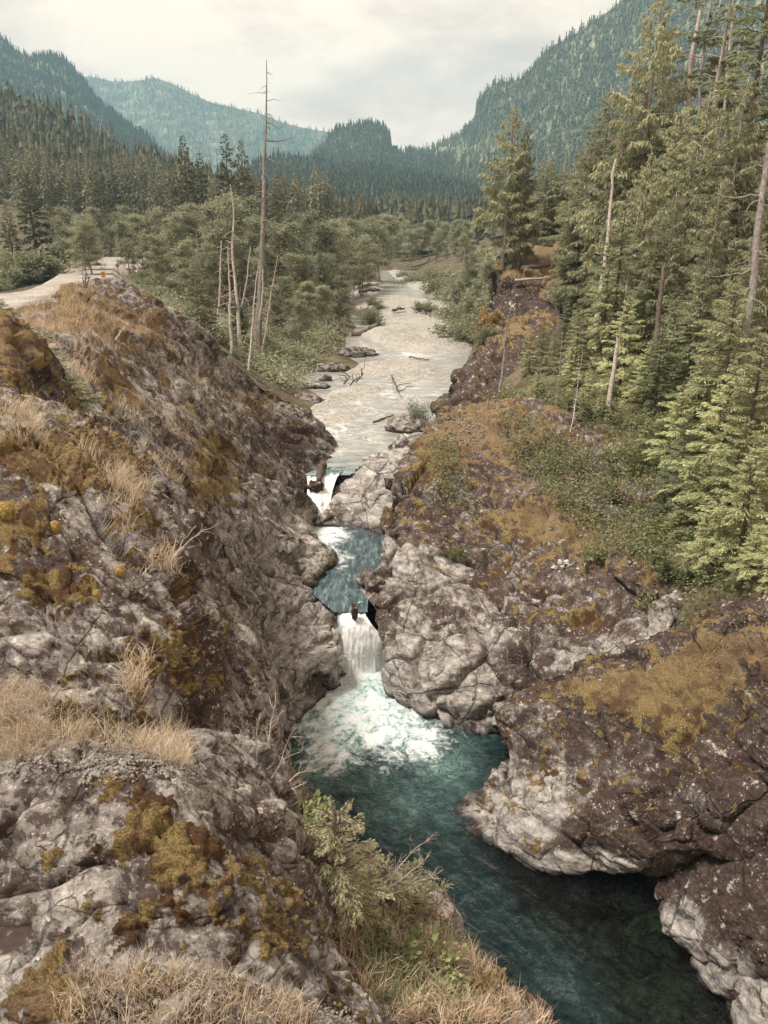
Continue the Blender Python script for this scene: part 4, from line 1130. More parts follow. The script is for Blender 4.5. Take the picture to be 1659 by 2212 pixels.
def far_tree_proto(seed, n=7, tiers=6):
    """a ragged little conifer of unit height"""
    r = np.random.RandomState(seed); V, T = [], []
    for k in range(tiers):
        z = 0.06 + 0.9 * k / tiers
        rad = 0.15 * (1 - k / tiers) ** 0.85 * r.uniform(0.8, 1.15) + 0.012
        h = 0.30 * (1 - 0.45 * k / tiers)
        b = len(V)
        V.append((0, 0, min(z + h, 1.0)))
        for i in range(n):
            a = 2 * math.pi * (i + r.rand() * 0.7) / n + k
            q = rad * r.uniform(0.55, 1.25)
            V.append((q * math.cos(a), q * math.sin(a), z - r.uniform(0, 0.05)))
        for i in range(n):
            T.append((b, b + 1 + i, b + 1 + (i + 1) % n))
    return np.array(V), np.array(T)


def instance_mesh(protos, pos, height, width, rng, lean=0.03):
    """join many copies of small meshes into one mesh (for a forest nobody could count)"""
    VV, TT = [], []; off = 0
    which = rng.randint(0, len(protos), len(pos))
    for k, (pv, pt_) in enumerate(protos):
        s = np.where(which == k)[0]
        if len(s) == 0: continue
        a = rng.uniform(0, 6.283, len(s)); c, sn = np.cos(a), np.sin(a)
        h = height[s]; w = width[s]
        X = pv[None, :, 0] * c[:, None] - pv[None, :, 1] * sn[:, None]
        Y = pv[None, :, 0] * sn[:, None] + pv[None, :, 1] * c[:, None]
        Z = np.broadcast_to(pv[None, :, 2], X.shape)
        lx, ly = rng.normal(0, lean, (2, len(s)))
        v = np.stack([X * (h * w)[:, None] + Z * (h * lx)[:, None], Y * (h * w)[:, None] + Z * (h * ly)[:, None], Z * h[:, None]], -1) + pos[s][:, None]
        VV.append(v.reshape(-1, 3))
        TT.append((pt_[None] + (np.arange(len(s)) * len(pv))[:, None, None]).reshape(-1, 3) + off)
        off += len(s) * len(pv)
    return np.concatenate(VV), np.concatenate(TT)


FAR = [far_tree_proto(i) for i in range(5)]
FARS = [far_tree_proto(20 + i, 5, 4) for i in range(4)]


def surface_points(G, n, rng, dens=None):
    nv, nu = G.shape[:2]
    a = G[:-1, :-1]; b = G[:-1, 1:]; c = G[1:, :-1]
    area = np.linalg.norm(np.cross(b - a, c - a), axis=2).ravel()
    if dens is not None: area = area * dens
    k = rng.choice(len(area), n, p=area / area.sum())
    i, j = k // (nu - 1), k % (nu - 1)
    u, v = rng.rand(2, n)
    return (G[i, j] * ((1 - u) * (1 - v))[:, None] + G[i, j + 1] * (u * (1 - v))[:, None] + G[i + 1, j] * ((1 - u) * v)[:, None] + G[i + 1, j + 1] * (u * v)[:, None])


def forest(name, G, n, h0, h1, label, seed, protos=FAR, clear=(), thin=0.45):
    rng = np.random.RandomState(seed)
    p = surface_points(G, n, rng)
    pj = project(p)
    keep = (pj[:, 0] > -80) & (pj[:, 0] < 1760) & (pj[:, 2] > 1)
    for (bx, by, rx, ry, amt) in clear:
        keep &= rng.rand(n) > amt * np.exp(-((pj[:, 0] - bx) / rx) ** 2 - ((pj[:, 1] - by) / ry) ** 2)
    nz = fbm(p / 90.0 + seed, 3)
    keep &= rng.rand(n) > thin * smooth(0.0, 0.4, nz)
    p = p[keep]; m = len(p)
    h = rng.uniform(h0 * .65, h1 * .9, m) * (1 + 0.45 * nz[keep])
    V, T = instance_mesh(protos, p - np.array([0, 0, 0.8]), h, rng.uniform(0.85, 1.35, m), rng)
    me = new_mesh(name, V, None, T, [M['far_forest']], smooth_=False)
    return link(name, me, label=label, cat='forest', kind='stuff')


# far left mountain, deep in haze
g_m2 = hill('mountain', [
    [(120, 150, 2700), (230, 175, 2700), (330, 172, 2650), (420, 205, 2600), (500, 232, 2550), (560, 248, 2500), (640, 272, 2450), (720, 292, 2450), (800, 330, 2500)],
    [(120, 300, 2300), (230, 310, 2300), (330, 310, 2250), (420, 320, 2200), (500, 330, 2200), (560, 335, 2150), (640, 345, 2150), (720, 352, 2200), (800, 365, 2300)],
    [(120, 440, 1800), (230, 440, 1800), (330, 440, 1800), (420, 440, 1800), (500, 440, 1800), (560, 440, 1800), (640, 440, 1800), (720, 440, 1800), (800, 440, 1900)]], 120, 60, 30, 260)
forest('forest', g_m2, 9000, 12, 20, 'pale blue-green forest covering the far mountain under the cloud', 1, FARS, clear=[(310, 270, 40, 40, .8), (560, 250, 30, 20, .6), (480, 300, 60, 30, .4)], thin=0.3)
# left mountain shoulder
g_m1 = hill('mountain', [
    [(-120, 0, 1350), (0, 82, 1300), (50, 118, 1300), (100, 122, 1300), (150, 140, 1300), (200, 192, 1280), (260, 250, 1250), (330, 310, 1200), (420, 390, 1150), (520, 450, 1100)],
    [(-120, 180, 1100), (0, 220, 1050), (50, 230, 1050), (100, 240, 1050), (150, 260, 1050), (200, 285, 1030), (260, 320, 1000), (330, 360, 980), (420, 410, 950), (520, 460, 900)],
    [(-120, 470, 760), (0, 470, 760), (50, 470, 760), (100, 470, 760), (150, 470, 760), (200, 470, 760), (260, 470, 760), (330, 470, 760), (420, 475, 760), (520, 480, 760)]], 120, 70, 16, 130)
forest('forest', g_m1, 8200, 10, 17, 'dark blue-green conifer forest on the steep left mountainside', 2, FARS)
# right mountain
g_m3 = hill('mountain', [
    [(880, 330, 1500), (930, 322, 1400), (985, 292, 1300), (1025, 268, 1200), (1040, 215, 1150), (1075, 180, 1120), (1130, 165, 1100), (1170, 115, 1080), (1250, 70, 1050), (1330, 10, 1000), (1420, -60, 950), (1560, -130, 900), (1800, -150, 850)],
    [(880, 345, 1300), (930, 340, 1240), (985, 325, 1160), (1025, 315, 1080), (1040, 300, 1030), (1075, 285, 1000), (1130, 270, 980), (1170, 250, 950), (1250, 220, 900), (1330, 180, 850), (1420, 130, 800), (1560, 60, 750), (1800, -60, 700)],
    [(880, 390, 1060), (930, 385, 1000), (985, 380, 940), (1025, 375, 900), (1040, 372, 860), (1075, 365, 830), (1130, 360, 800), (1170, 355, 760), (1250, 340, 700), (1330, 320, 660), (1420, 300, 620), (1560, 260, 580), (1800, 200, 540)],
    [(880, 480, 640), (930, 482, 600), (985, 485, 560), (1025, 487, 520), (1040, 490, 500), (1075, 490, 470), (1130, 490, 440), (1170, 490, 420), (1250, 490, 400), (1330, 490, 380), (1420, 490, 360), (1560, 480, 340), (1800, 470, 320)]], 150, 90, 12, 110)
forest('forest', g_m3, 13000, 9, 17, 'blue-green conifer forest climbing the steep right mountainside', 3, FARS,
       clear=[(960, 335, 60, 25, .93), (1010, 340, 60, 40, .8), (1060, 310, 25, 20, .8), (1180, 270, 30, 14, .85), (1150, 300, 30, 12, .7), (1010, 400, 14, 8, .9), (1100, 345, 40, 14, .6)])
# central knob and the hill below it
g_kn = hill('hill', [
    [(670, 340, 1150), (700, 318, 1150), (722, 284, 1150), (765, 268, 1150), (815, 270, 1150), (840, 292, 1150), (850, 325, 1150), (900, 335, 1150), (980, 340, 1150)],
    [(670, 350, 1080), (700, 345, 1080), (725, 340, 1080), (770, 335, 1080), (815, 332, 1080), (838, 335, 1080), (850, 340, 1080), (900, 345, 1080), (980, 350, 1080)],
    [(670, 400, 900), (700, 400, 900), (725, 400, 900), (770, 400, 900), (815, 400, 900), (838, 400, 900), (850, 400, 900), (900, 400, 900), (980, 400, 900)]], 80, 50, 6, 60)
forest('forest', g_kn, 4200, 10, 15, 'conifer-covered round knob rising behind the central hill', 4, FAR, clear=[(860, 338, 60, 8, .9), (920, 345, 60, 20, .7)], thin=0.0)
g_ce = hill('hill', [
    [(500, 390, 820), (560, 362, 820), (590, 350, 820), (640, 350, 820), (690, 358, 820), (740, 368, 820), (820, 376, 820), (900, 385, 780), (980, 410, 700), (1060, 440, 620)],
    [(500, 430, 640), (560, 415, 640), (590, 410, 640), (640, 405, 640), (690, 405, 640), (740, 408, 640), (820, 415, 620), (900, 430, 600), (980, 445, 560), (1060, 460, 520)],
    [(500, 500, 420), (560, 500, 420), (590, 500, 420), (640, 500, 420), (690, 500, 420), (740, 500, 420), (820, 500, 420), (900, 500, 420), (980, 500, 420), (1060, 505, 420)]], 100, 60, 6, 70)
forest('forest', g_ce, 5200, 10, 16, 'dense dark conifer forest on the low central hill', 5, FAR, clear=[(880, 350, 60, 20, .8), (960, 385, 50, 20, .6)])
# near left hill
g_lh = hill('hill', [
    [(-200, 100, 460), (0, 226, 440), (100, 272, 430), (200, 316, 420), (300, 372, 410), (400, 410, 400), (500, 445, 390), (600, 490, 380), (720, 505, 380)],
    [(-200, 300, 340), (0, 350, 330), (100, 375, 320), (200, 400, 320), (300, 420, 310), (400, 440, 310), (500, 468, 300), (600, 500, 300), (720, 510, 300)],
    [(-200, 480, 210), (0, 490, 205), (100, 495, 200), (200, 500, 200), (300, 505, 200), (400, 507, 200), (500, 510, 200), (620, 514, 205), (760, 516, 210)]], 90, 60, 2.5, 30)

# ------------------------------------------------------------------ tree builders
def leaf_quads(Pn, D, S, L, W, droop=0.0):
    """kite-shaped leaf sprays: base P, direction D, side S"""
    n = len(Pn)
    mid = Pn + D * (L * 0.45)[:, None]
    tip = Pn + D * L[:, None]; tip[:, 2] -= droop * L
    V = np.stack([Pn, mid + S * (W * 0.5)[:, None], tip, mid - S * (W * 0.5)[:, None]], 1).reshape(-1, 3)
    Q = np.arange(n * 4).reshape(n, 4)
    return V, Q


def unit(v): return v / (np.linalg.norm(v, axis=-1, keepdims=True) + 1e-9)


def conifer(seed, h=15.0, rad=2.6, bare=0.12, nb=150, style='cedar', leaf=0.34, dens=1.0, dead=0.0, top=1.0):
    """returns crown (V,Q) and trunk mesh builder; a real conifer: tapered trunk, drooping limbs, sprays along them"""
    r = np.random.RandomState(seed)
    tr = MB(); CV, CQ, off = [], [], 0
    n = 14
    zz = np.linspace(-0.8, h * top, n)
    wob = np.cumsum(r.normal(0, 0.045, (n, 2)), 0) * h / 15
    spine = np.column_stack([wob, zz])
    tr.tube(spine, np.interp(zz, [-0.8, 0.5, h], [0.020 * h + 0.05, 0.0145 * h + 0.02, 0.02]), 8)
    def at(z): return np.array([np.interp(z, zz, spine[:, 0]), np.interp(z, zz, spine[:, 1]), z])
    az = r.uniform(0, 6.28)
    for k in range(nb):
        t = (k + r.rand()) / nb
        z = h * (bare + (0.985 - bare) * t)
        az += 2.4 + r.normal(0, 0.35)
        prof = (1 - t) ** 0.72 * (0.62 + 0.38 * min(1, t / 0.18))
        L = rad * prof * r.uniform(0.55, 1.18) + 0.14
        if r.rand() < 0.10: L *= 0.5
        isdead = r.rand() < dead * (1.3 - t)
        u = np.array([math.cos(az), math.sin(az), 0]); sd = np.array([-u[1], u[0], 0])
        pitch = r.normal(0.10, 0.12) + 0.5 * t * t if style != 'cedar' else r.normal(0.16, 0.12) + 0.35 * t * t
        sag = (0.34 if style == 'cedar' else 0.30) * r.uniform(0.6, 1.4) * (1 - 0.6 * t)
        s = np.linspace(0, 1, 6)
        ln = at(z) + u * (L * s)[:, None] + np.array([0, 0, 1.0]) * (L * (pitch * s - sag * s * s + (0.12 * s ** 4 if style == 'cedar' else 0)))[:, None]
        ln[1:] += r.normal(0, 0.025 * L, (5, 3))
        tr.tube(ln, np.linspace(0.012 * L + 0.012, 0.005, 6), 3, cap=False)
        if isdead: continue
        m = max(4, int(L * 15 * dens))
        ss = r.uniform(0.12, 1.0, m) ** 0.75
        base = np.stack([np.interp(ss, s, ln[:, i]) for i in range(3)], 1)
        side = r.choice([-1, 1], m)
        sl = L * (0.10 + 0.36 * (1 - ss) * np.minimum(1, ss * 3.5)) * r.uniform(0.5, 1.2, m)     # length of the side twig
        td = unit(u * 0.75 + sd * (side * 0.75)[:, None] + r.normal(0, 0.12, (m, 3)))
        per = 5
        f = (np.arange(per) + 0.5) / per
        pp = base[:, None] + td[:, None] * (sl[:, None] * f)[..., None]
        drop = (0.55 if style == 'cedar' else 0.22)
        pp[..., 2] -= drop * (sl[:, None] * f ** 1.6) + r.uniform(0, 0.05, (m, per))
        pp = pp.reshape(-1, 3); mm = len(pp)
        if style == 'cedar':
            D = unit(np.repeat(td, per, 0) * 0.55 + np.array([0, 0, -1.0]) * r.uniform(0.25, 1.25, (mm, 1)) + r.normal(0, 0.30, (mm, 3)))
        else:
            D = unit(np.repeat(td, per, 0) * 0.9 + u * 0.4 + np.array([0, 0, -0.25]) + r.normal(0, 0.30, (mm, 3)))
        S = unit(np.cross(D, np.array([0, 0, 1.0]) + r.normal(0, 0.45, (mm, 3))))
        if style == 'cedar': S = unit(S + r.normal(0, 0.5, (mm, 3)))
        Ls = leaf * r.uniform(0.55, 1.3, mm) * min(1.0, 0.42 + 0.9 * L / rad); Ws = Ls * r.uniform(0.24, 0.42, mm)
        v, q = leaf_quads(pp, D, S, Ls, Ws, 0.15)
        CV.append(v); CQ.append(q + off); off += len(v)
    return (np.concatenate(CV), np.concatenate(CQ)), tr


def broadleaf(seed, h=13.0, rad=3.6, nl=5200, leaf=0.26, base=0.22, stems=1, flat=0.5, lean=0.0):
    """alder-like tree: pale crooked trunk, rising limbs, layered sprays of small leaves"""
    r = np.random.RandomState(seed)
    tr = MB(); PT = []
    for st in range(stems):
        n = 10
        zz = np.linspace(-0.6, h * (0.95 if st == 0 else r.uniform(0.6, 0.85)), n)
        a0 = r.uniform(0, 6.28); dirx = (lean if st == 0 else 0.16) * np.array([math.cos(a0), math.sin(a0)])
        sp = np.column_stack([np.cumsum(r.normal(0, 0.07, (n, 2)), 0) * h / 13 + dirx * zz[:, None], zz])
        tr.tube(sp, np.linspace(0.011 * h + 0.03, 0.015, n), 7)
        nb = int(26 / math.sqrt(stems))
        az = r.uniform(0, 6.28)
        for k in range(nb):
            t = base + (1 - base) * (k + r.rand()) / nb
            az += 2.4 + r.normal(0, 0.4)
            o = np.array([np.interp(t * zz[-1], zz, sp[:, i]) for i in range(3)])
            tt = (t - base) / (1 - base)
            L = rad * (0.45 + 0.75 * math.sin(math.pi * min(1, 0.18 + tt * 0.78))) * r.uniform(0.6, 1.15) * (1.0 - 0.35 * tt)
            el = r.uniform(0.25, 0.75) + 0.35 * tt
            u = np.array([math.cos(az) * math.cos(el), math.sin(az) * math.cos(el), math.sin(el)])
            s = np.linspace(0, 1, 6)
            ln = o + u * (L * s)[:, None]; ln[:, 2] -= 0.28 * L * s * s
            ln[1:] += r.normal(0, 0.04 * L, (5, 3))
            tr.tube(ln, np.linspace(0.009 * h * (1 - .6 * tt) * L / rad + 0.012, 0.008, 6), 4, cap=False)
            for j in range(5):
                sj = r.uniform(0.3, 1.0); c = np.array([np.interp(sj, s, ln[:, i]) for i in range(3)])
                PT.append((c, u, L))
    PT_c = np.array([c for c, u, L in PT]); PT_u = np.array([u for c, u, L in PT])
    k = r.randint(0, len(PT_c), nl)
    sig = rad * 0.125 * r.uniform(.45, 1.4, len(PT_c))[k][:, None]
    off = r.normal(0, 1, (nl, 3)) * sig * np.array([1, 1, flat * 0.75])
    pp = PT_c[k] + off
    D = unit(PT_u[k] * np.array([1, 1, 0.2]) + r.normal(0, 0.7, (nl, 3)) + np.array([0, 0, -0.25]))
    S = unit(np.cross(D, np.array([0, 0, 1.0]) + r.normal(0, 0.5, (nl, 3))))
    Ls = leaf * r.uniform(0.6, 1.35, nl)
    return leaf_quads(pp, D, S, Ls, Ls * r.uniform(0.5, 0.8, nl), 0.1), tr


def shrub(seed, w=1.2, h=1.2, nl=1500, leaf=0.12, upright=0.4, nst=14, narrow=0.55):
    r = np.random.RandomState(seed); tr = MB(); c = []
    for k in range(nst):
        a = r.uniform(0, 6.28); el = r.uniform(0.35, 1.45)
        L = h * r.uniform(0.65, 1.1)
        u = np.array([math.cos(a) * math.cos(el) * w / h, math.sin(a) * math.cos(el) * w / h, math.sin(el)])
        s = np.linspace(0, 1, 5); ln = u * (L * s)[:, None] + np.array([math.cos(a), math.sin(a), 0]) * 0.08 * w
        ln[:, 2] -= 0.2 * L * s * s * (1 - math.sin(el)) + 0.05
        ln[1:] += r.normal(0, 0.05 * L, (4, 3))
        tr.tube(ln, np.linspace(0.012 * h + 0.004, 0.003, 5), 3, cap=False)
        for j in range(7):
            sj = r.uniform(0.25, 1.02); c.append(np.array([np.interp(sj, s, ln[:, i]) for i in range(3)]))
    c = np.array(c); k = r.randint(0, len(c), nl)
    pp = c[k] + r.normal(0, 1, (nl, 3)) * np.array([w, w, h]) * 0.10
    pp[:, 2] = np.abs(pp[:, 2])
    out = unit(pp * np.array([1, 1, 0.4]) + 1e-3)
    D = unit(out + r.normal(0, 0.6, (nl, 3)) + np.array([0, 0, upright]))
    S = unit(np.cross(D, np.array([0, 0, 1.0]) + r.normal(0, 0.5, (nl, 3))))
    Ls = leaf * r.uniform(0.6, 1.4, nl)
    return leaf_quads(pp, D, S, Ls, Ls * narrow * r.uniform(0.7, 1.2, nl), 0.12), tr


def thing_tree(name, crown, trunk, leafmat, barkmat, stem='trunk', fol='crown'):
    """an unlinked prototype: (mesh of trunk, mesh of crown)"""
    tm = trunk.mesh(name + '_' + stem, [M[barkmat]])
    cm = new_mesh(name + '_' + fol, crown[0], crown[1], None, [M[leafmat]], smooth_=False)
    h = max(crown[0][:, 2].max(), 0.1)
    return dict(name=name, trunk=tm, crown=cm, h=h, stem=stem, fol=fol)


def put(proto, loc, s, sw=None, rz=0.0, label=None, cat='tree', group=None, tilt=(0, 0)):
    root = bpy.data.objects.new(proto['name'], None)
    COL.objects.link(root)
    root.empty_display_size = 0.3
    root.location = loc
    sw = s if sw is None else sw
    root.scale = (sw, sw, s)
    root.rotation_euler = (tilt[0], tilt[1], rz)
    root['label'] = label; root['category'] = cat
    if group: root['group'] = group
    for nm, me in ((proto['stem'], proto['trunk']), (proto['fol'], proto['crown'])):
        c = bpy.data.objects.new(nm, me); COL.objects.link(c); c.parent = root
    return root


RNG = random.Random(5)


def put_at(proto, px, py_top, d, label, cat='tree', group=None, wf=1.0, tilt=(0, 0), zfix=None):
    T = P(px, py_top, d)
    g = float(ground_z(T[0], T[1])[0]) - 0.1 if zfix is None else zfix
    s = max(0.15, (T[2] - g) / proto['h'])
    return put(proto, (T[0], T[1], g), s, s * wf, RNG.uniform(0, 6.28), label, cat, group, tilt)


CED = [thing_tree('cedar_tree', *conifer(100 + i, 15, 3.3, 0.10, 165, 'cedar', 0.25, 1.85, 0.12), 'cedar_leaf', 'bark_pale') for i in range(3)]
HEM = [thing_tree('hemlock_tree', *conifer(120 + i, 14, 3.2, 0.05, 150, 'hemlock', 0.23, 1.75, 0.08), 'hemlock_leaf', 'bark') for i in range(3)]
BRI = [thing_tree('young_conifer', *conifer(140 + i, 9, 2.8, 0.03, 105, 'hemlock', 0.19, 2.0, 0.03), 'bright_leaf', 'bark') for i in range(2)]
BARE = thing_tree('cedar_tree', *conifer(160, 17, 3.0, 0.38, 130, 'cedar', 0.27, 1.7, 0.3), 'cedar_leaf', 'bark_pale')
THIN = thing_tree('thin_hemlock', *conifer(161, 15, 2.9, 0.30, 70, 'hemlock', 0.26, 1.7, 0.35), 'hemlock_leaf', 'dead_wood_white')
ALD = [thing_tree('alder_tree', *broadleaf(200 + i, 13, 4.2, 11500, 0.24, 0.26, 1 + (i % 2), 0.75, 0.05), 'alder_leaf', 'bark_pale') for i in range(4)]
MAP = thing_tree('maple_tree', *broadleaf(220, 8, 2.6, 4200, 0.30, 0.12, 2, 0.8), 'shrub_leaf', 'bark')
SHR = [thing_tree('shrub', *shrub(230 + i, 1.5, 1.4, 3000, 0.13), 'shrub_leaf', 'bark', 'stems', 'foliage') for i in range(3)]
WIL = [thing_tree('willow_shrub', *shrub(240 + i, 1.2, 1.5, 1700, 0.16, 0.8, 18, 0.3), 'willow_leaf', 'bark', 'stems', 'foliage') for i in range(2)]
SAL = [thing_tree('leafy_shrub', *shrub(250 + i, 0.9, 0.8, 700, 0.13, 0.5, 10, 0.6), 'salal_leaf', 'bark', 'stems', 'foliage') for i in range(3)]
AUT = thing_tree('autumn_shrub', *shrub(260, 1.0, 1.2, 700, 0.20, 0.5, 10, 0.7), 'autumn_leaf', 'bark', 'stems', 'foliage')
DCF = [thing_tree('dark_conifer', *conifer(170 + i, 22, 4.0, 0.06, 120, 'hemlock', 0.85, 0.42, 0.06), 'dark_conifer', 'bark') for i in range(3)]

# ---- the right-hand conifers
RIGHT = [
    (BARE, 1105, 232, 66, 1.0, 'tall cedar with a long bare pale trunk left of the golden-topped rock knob'),
    (CED[1], 1137, 262, 66.5, .55, 'slim cedar top crowding behind the tall bare-trunked cedar'),
    (CED[0], 1182, 340, 76, 1.5, 'pointed dull green cedar directly behind the golden rock knob'),
    (CED[2], 1218, 360, 77, 1.5, 'broad cedar standing above the right edge of the golden rock knob'),
    (CED[1], 1262, 305, 72, 1.3, 'narrow cedar just right of the needle-thin grey snag'),
    (HEM[0], 1300, 325, 60, 1.2, 'dull hemlock between the narrow cedar and the forked white trunk'),
    (CED[0], 1432, -30, 52, 1.0, 'very tall cedar whose top touches the upper edge left of the broken snags'),
    (CED[2], 1385, 150, 56, .9, 'tall cedar leaning out over the mountainside below the very tall one'),
    (CED[1], 1345, 270, 54, .95, 'bushy cedar with drooping sprays left of the very tall cedar'),
    (THIN, 1518, -60, 56, 1.15, 'thin dark hemlock with open flat boughs behind the broken white snag'),
    (THIN, 1590, -90, 50, 1.2, 'open-boughed hemlock with a white trunk beside the top right corner'),
    (HEM[1], 1668, -130, 46, 1.1, 'dark hemlock filling the top right corner'),
    (CED[0], 1478, 240, 50, 1.1, 'thick cedar just below the broken white snag'),
    (CED[1], 1545, 205, 47, 1.1, 'thick cedar right of the broken snag with hanging yellowish sprays'),
    (CED[2], 1622, 170, 42, 1.1, 'heavy drooping cedar near the right edge under the open-boughed hemlock'),
    (CED[0], 1405, 330, 48, 1.0, 'full cedar in the middle of the right-hand trees'),
    (HEM[2], 1352, 430, 44, 1.0, 'green hemlock with a thin bare leader above the white stub'),
    (HEM[0], 1320, 480, 52, 1.0, 'dark green hemlock shading the slope right of the rock knob'),
    (CED[1], 1470, 420, 40, 1.1, 'mid-height cedar with bright tips in the thick of the right-hand trees'),
    (HEM[1], 1420, 520, 41, 1.05, 'layered hemlock with a dark hollow beneath its boughs'),
    (CED[2], 1560, 400, 37, 1.05, 'yellow-green cedar left of the grey trunk at the right edge'),
    (HEM[2], 1520, 560, 35, 1.1, 'layered hemlock low in the middle of the right-hand trees'),
    (BRI[0], 1315, 570, 44, 1.0, 'light green young hemlock beside the two fallen poles on the knob'),
    (BRI[1], 1255, 660, 45, .9, 'light green young conifer below the fallen poles'),
    (BRI[0], 1200, 715, 44, .9, 'bright young conifer at the cliff edge right of the leaning pole'),
    (BRI[1], 1150, 705, 45, .9, 'small bright conifer beside the leaning grey pole'),
    (BRI[1], 1240, 740, 41.5, .95, 'pale green sapling group left of the twiggy dead sapling'),
    (BRI[0], 1360, 640, 38.5, 1.1, 'bright conifer standing behind the white broken stub'),
    (HEM[0], 1440, 690, 35, 1.1, 'dense green hemlock right of the white broken stub'),
    (BRI[1], 1600, 610, 29.5, 1.1, 'bright-tipped conifer left of the grey trunk with bare branches'),
    (HEM[1], 1520, 760, 31.5, 1.15, 'dark-skirted hemlock above the shrubby slope'),
    (BRI[0], 1585, 800, 26.5, 1.2, 'sunlit conifer with broad fan boughs at the right'),
    (BRI[1], 1655, 720, 25.5, 1.1, 'large bright conifer against the right edge'),
    (CED[1], 1640, 480, 32, 1.0, 'cedar behind the grey trunk at the right edge'),
    (HEM[2], 1490, 900, 28, 1.1, 'low blue-green hemlock spreading over the rust-coloured bank'),
    (BRI[0], 1640, 950, 22.5, 1.1, 'low sunlit cedar with long fan boughs above the corner boulders'),
    (BRI[1], 1560, 1060, 23.5, 1.15, 'lowest bright conifer hanging over the mossy boulder'),
    (BRI[0], 1700, 1080, 20.5, 1.0, 'bright bough cluster cut by the right edge above the mossy boulder'),
    (HEM[0], 1700, 330, 36, 1.0, 'tall conifer cut by the right edge'),
    (CED[0], 1440, 140, 58, 1.0, 'cedar filling the gap below the tip of the very tall cedar'),
    (CED[1], 1500, 330, 45, 1.1, 'cedar with heavy hanging sprays under the thick cedar pair'),
    (HEM[1], 1600, 260, 44, 1.1, 'dusky hemlock between the drooping cedar and the white bare trunk'),
    (HEM[0], 1385, 560, 46, 1.1, 'hemlock crowding behind the thin white leader'),
    (CED[2], 1240, 420, 62, 1.0, 'cedar between the rock knob and the forked white trunk'),
    (HEM[2], 1460, 620, 37, 1.1, 'hemlock with flat layered boughs above the dark hollow'),
    (BRI[1], 1410, 740, 36, 1.1, 'sunlit young conifer right of the short white stub'),
    (BRI[0], 1480, 830, 30.5, 1.15, 'sunlit young conifer at the top of the shrubby slope'),
    (BRI[1], 1610, 900, 25, 1.2, 'sunlit fan-boughed conifer above the low hemlock'),
    (BRI[0], 1540, 980, 26, 1.1, 'half-shaded young conifer beside the low blue-green hemlock'),
    (BRI[1], 1640, 1130, 21.5, 1.2, 'bright drooping conifer just above the moss of the huge boulder'),
    (BRI[0], 1275, 790, 40, .9, 'slender pale sapling by the short white stub'),
    (BRI[1], 1165, 790, 42, .9, 'small pale sapling at the foot of the leaning grey pole'),
    (HEM[1], 1150, 395, 84, 1.4, 'grey-green hemlock between the tall bare-trunked cedar and the knob cedars'),
    (CED[0], 1290, 400, 64, 1.2, 'cedar filling the gap left of the forked white trunk'),
    (CED[1], 1330, 190, 58, 1.1, 'tall cedar at the left edge of the very tall cedars'),
    (HEM[2], 1250, 480, 62, 1.1, 'hemlock behind the right shoulder of the rock knob'),
    (HEM[0], 1175, 690, 47, 1.0, 'hemlock behind the bright conifers at the cliff edge'),
    (HEM[1], 1225, 640, 50, 1.0, 'hemlock standing below the right end of the fallen poles'),
    (BRI[0], 1150, 830, 41, 1.0, 'low bright conifer right of the leaning pole foot'),
    (BRI[1], 1300, 850, 37.5, 1.1, 'low bright conifer under the short white stub'),
    (BRI[0], 1400, 900, 33, 1.15, 'low bright conifer in the middle of the shrubby slope'),
    (HEM[1], 1450, 980, 29.5, 1.2, 'low dusky hemlock in the middle of the shrubby slope'),
    (BRI[1], 1480, 1060, 27, 1.1, 'low bright conifer above the boulder gully'),
    (BRI[0], 1330, 960, 34, .9, 'knee-high conifer on the rusty grass'),
    (BRI[0], 1215, 950, 36.8, .9, 'small lone conifer on the golden moss beside the dead sapling'),
    (BRI[1], 985, 985, 37.2, .9, 'small thin conifer on the face of the dark bluff'),
    (HEM[1], 1010, 1020, 36.0, .7, 'tiny dark conifer low on the face of the dark bluff'),
]
for (pr, px, py, d, wf, lab) in RIGHT:
    put_at(pr, px, py, d, lab, 'conifer', 'conifers on the right bank', wf)

ORD = ['first', 'second', 'third', 'fourth', 'fifth', 'sixth', 'seventh', 'eighth', 'ninth', 'tenth', 'eleventh', 'twelfth', 'thirteenth', 'fourteenth', 'fifteenth',
       'sixteenth', 'seventeenth', 'eighteenth', 'nineteenth', 'twentieth', 'twenty-first', 'twenty-second']
for j, (px, py, d) in enumerate([(1770, 150, 42), (1860, 60, 46), (1790, 480, 33), (1910, 280, 40), (1810, 760, 26), (1920, 640, 31), (1870, 930, 22.5), (2000, 480, 38), (2010, 850, 27)]):
    put_at((CED + HEM + BRI)[j % 8], px, py, d, 'conifer standing just outside the right edge of the photo', 'conifer', 'conifers just outside the right edge', 1.1)

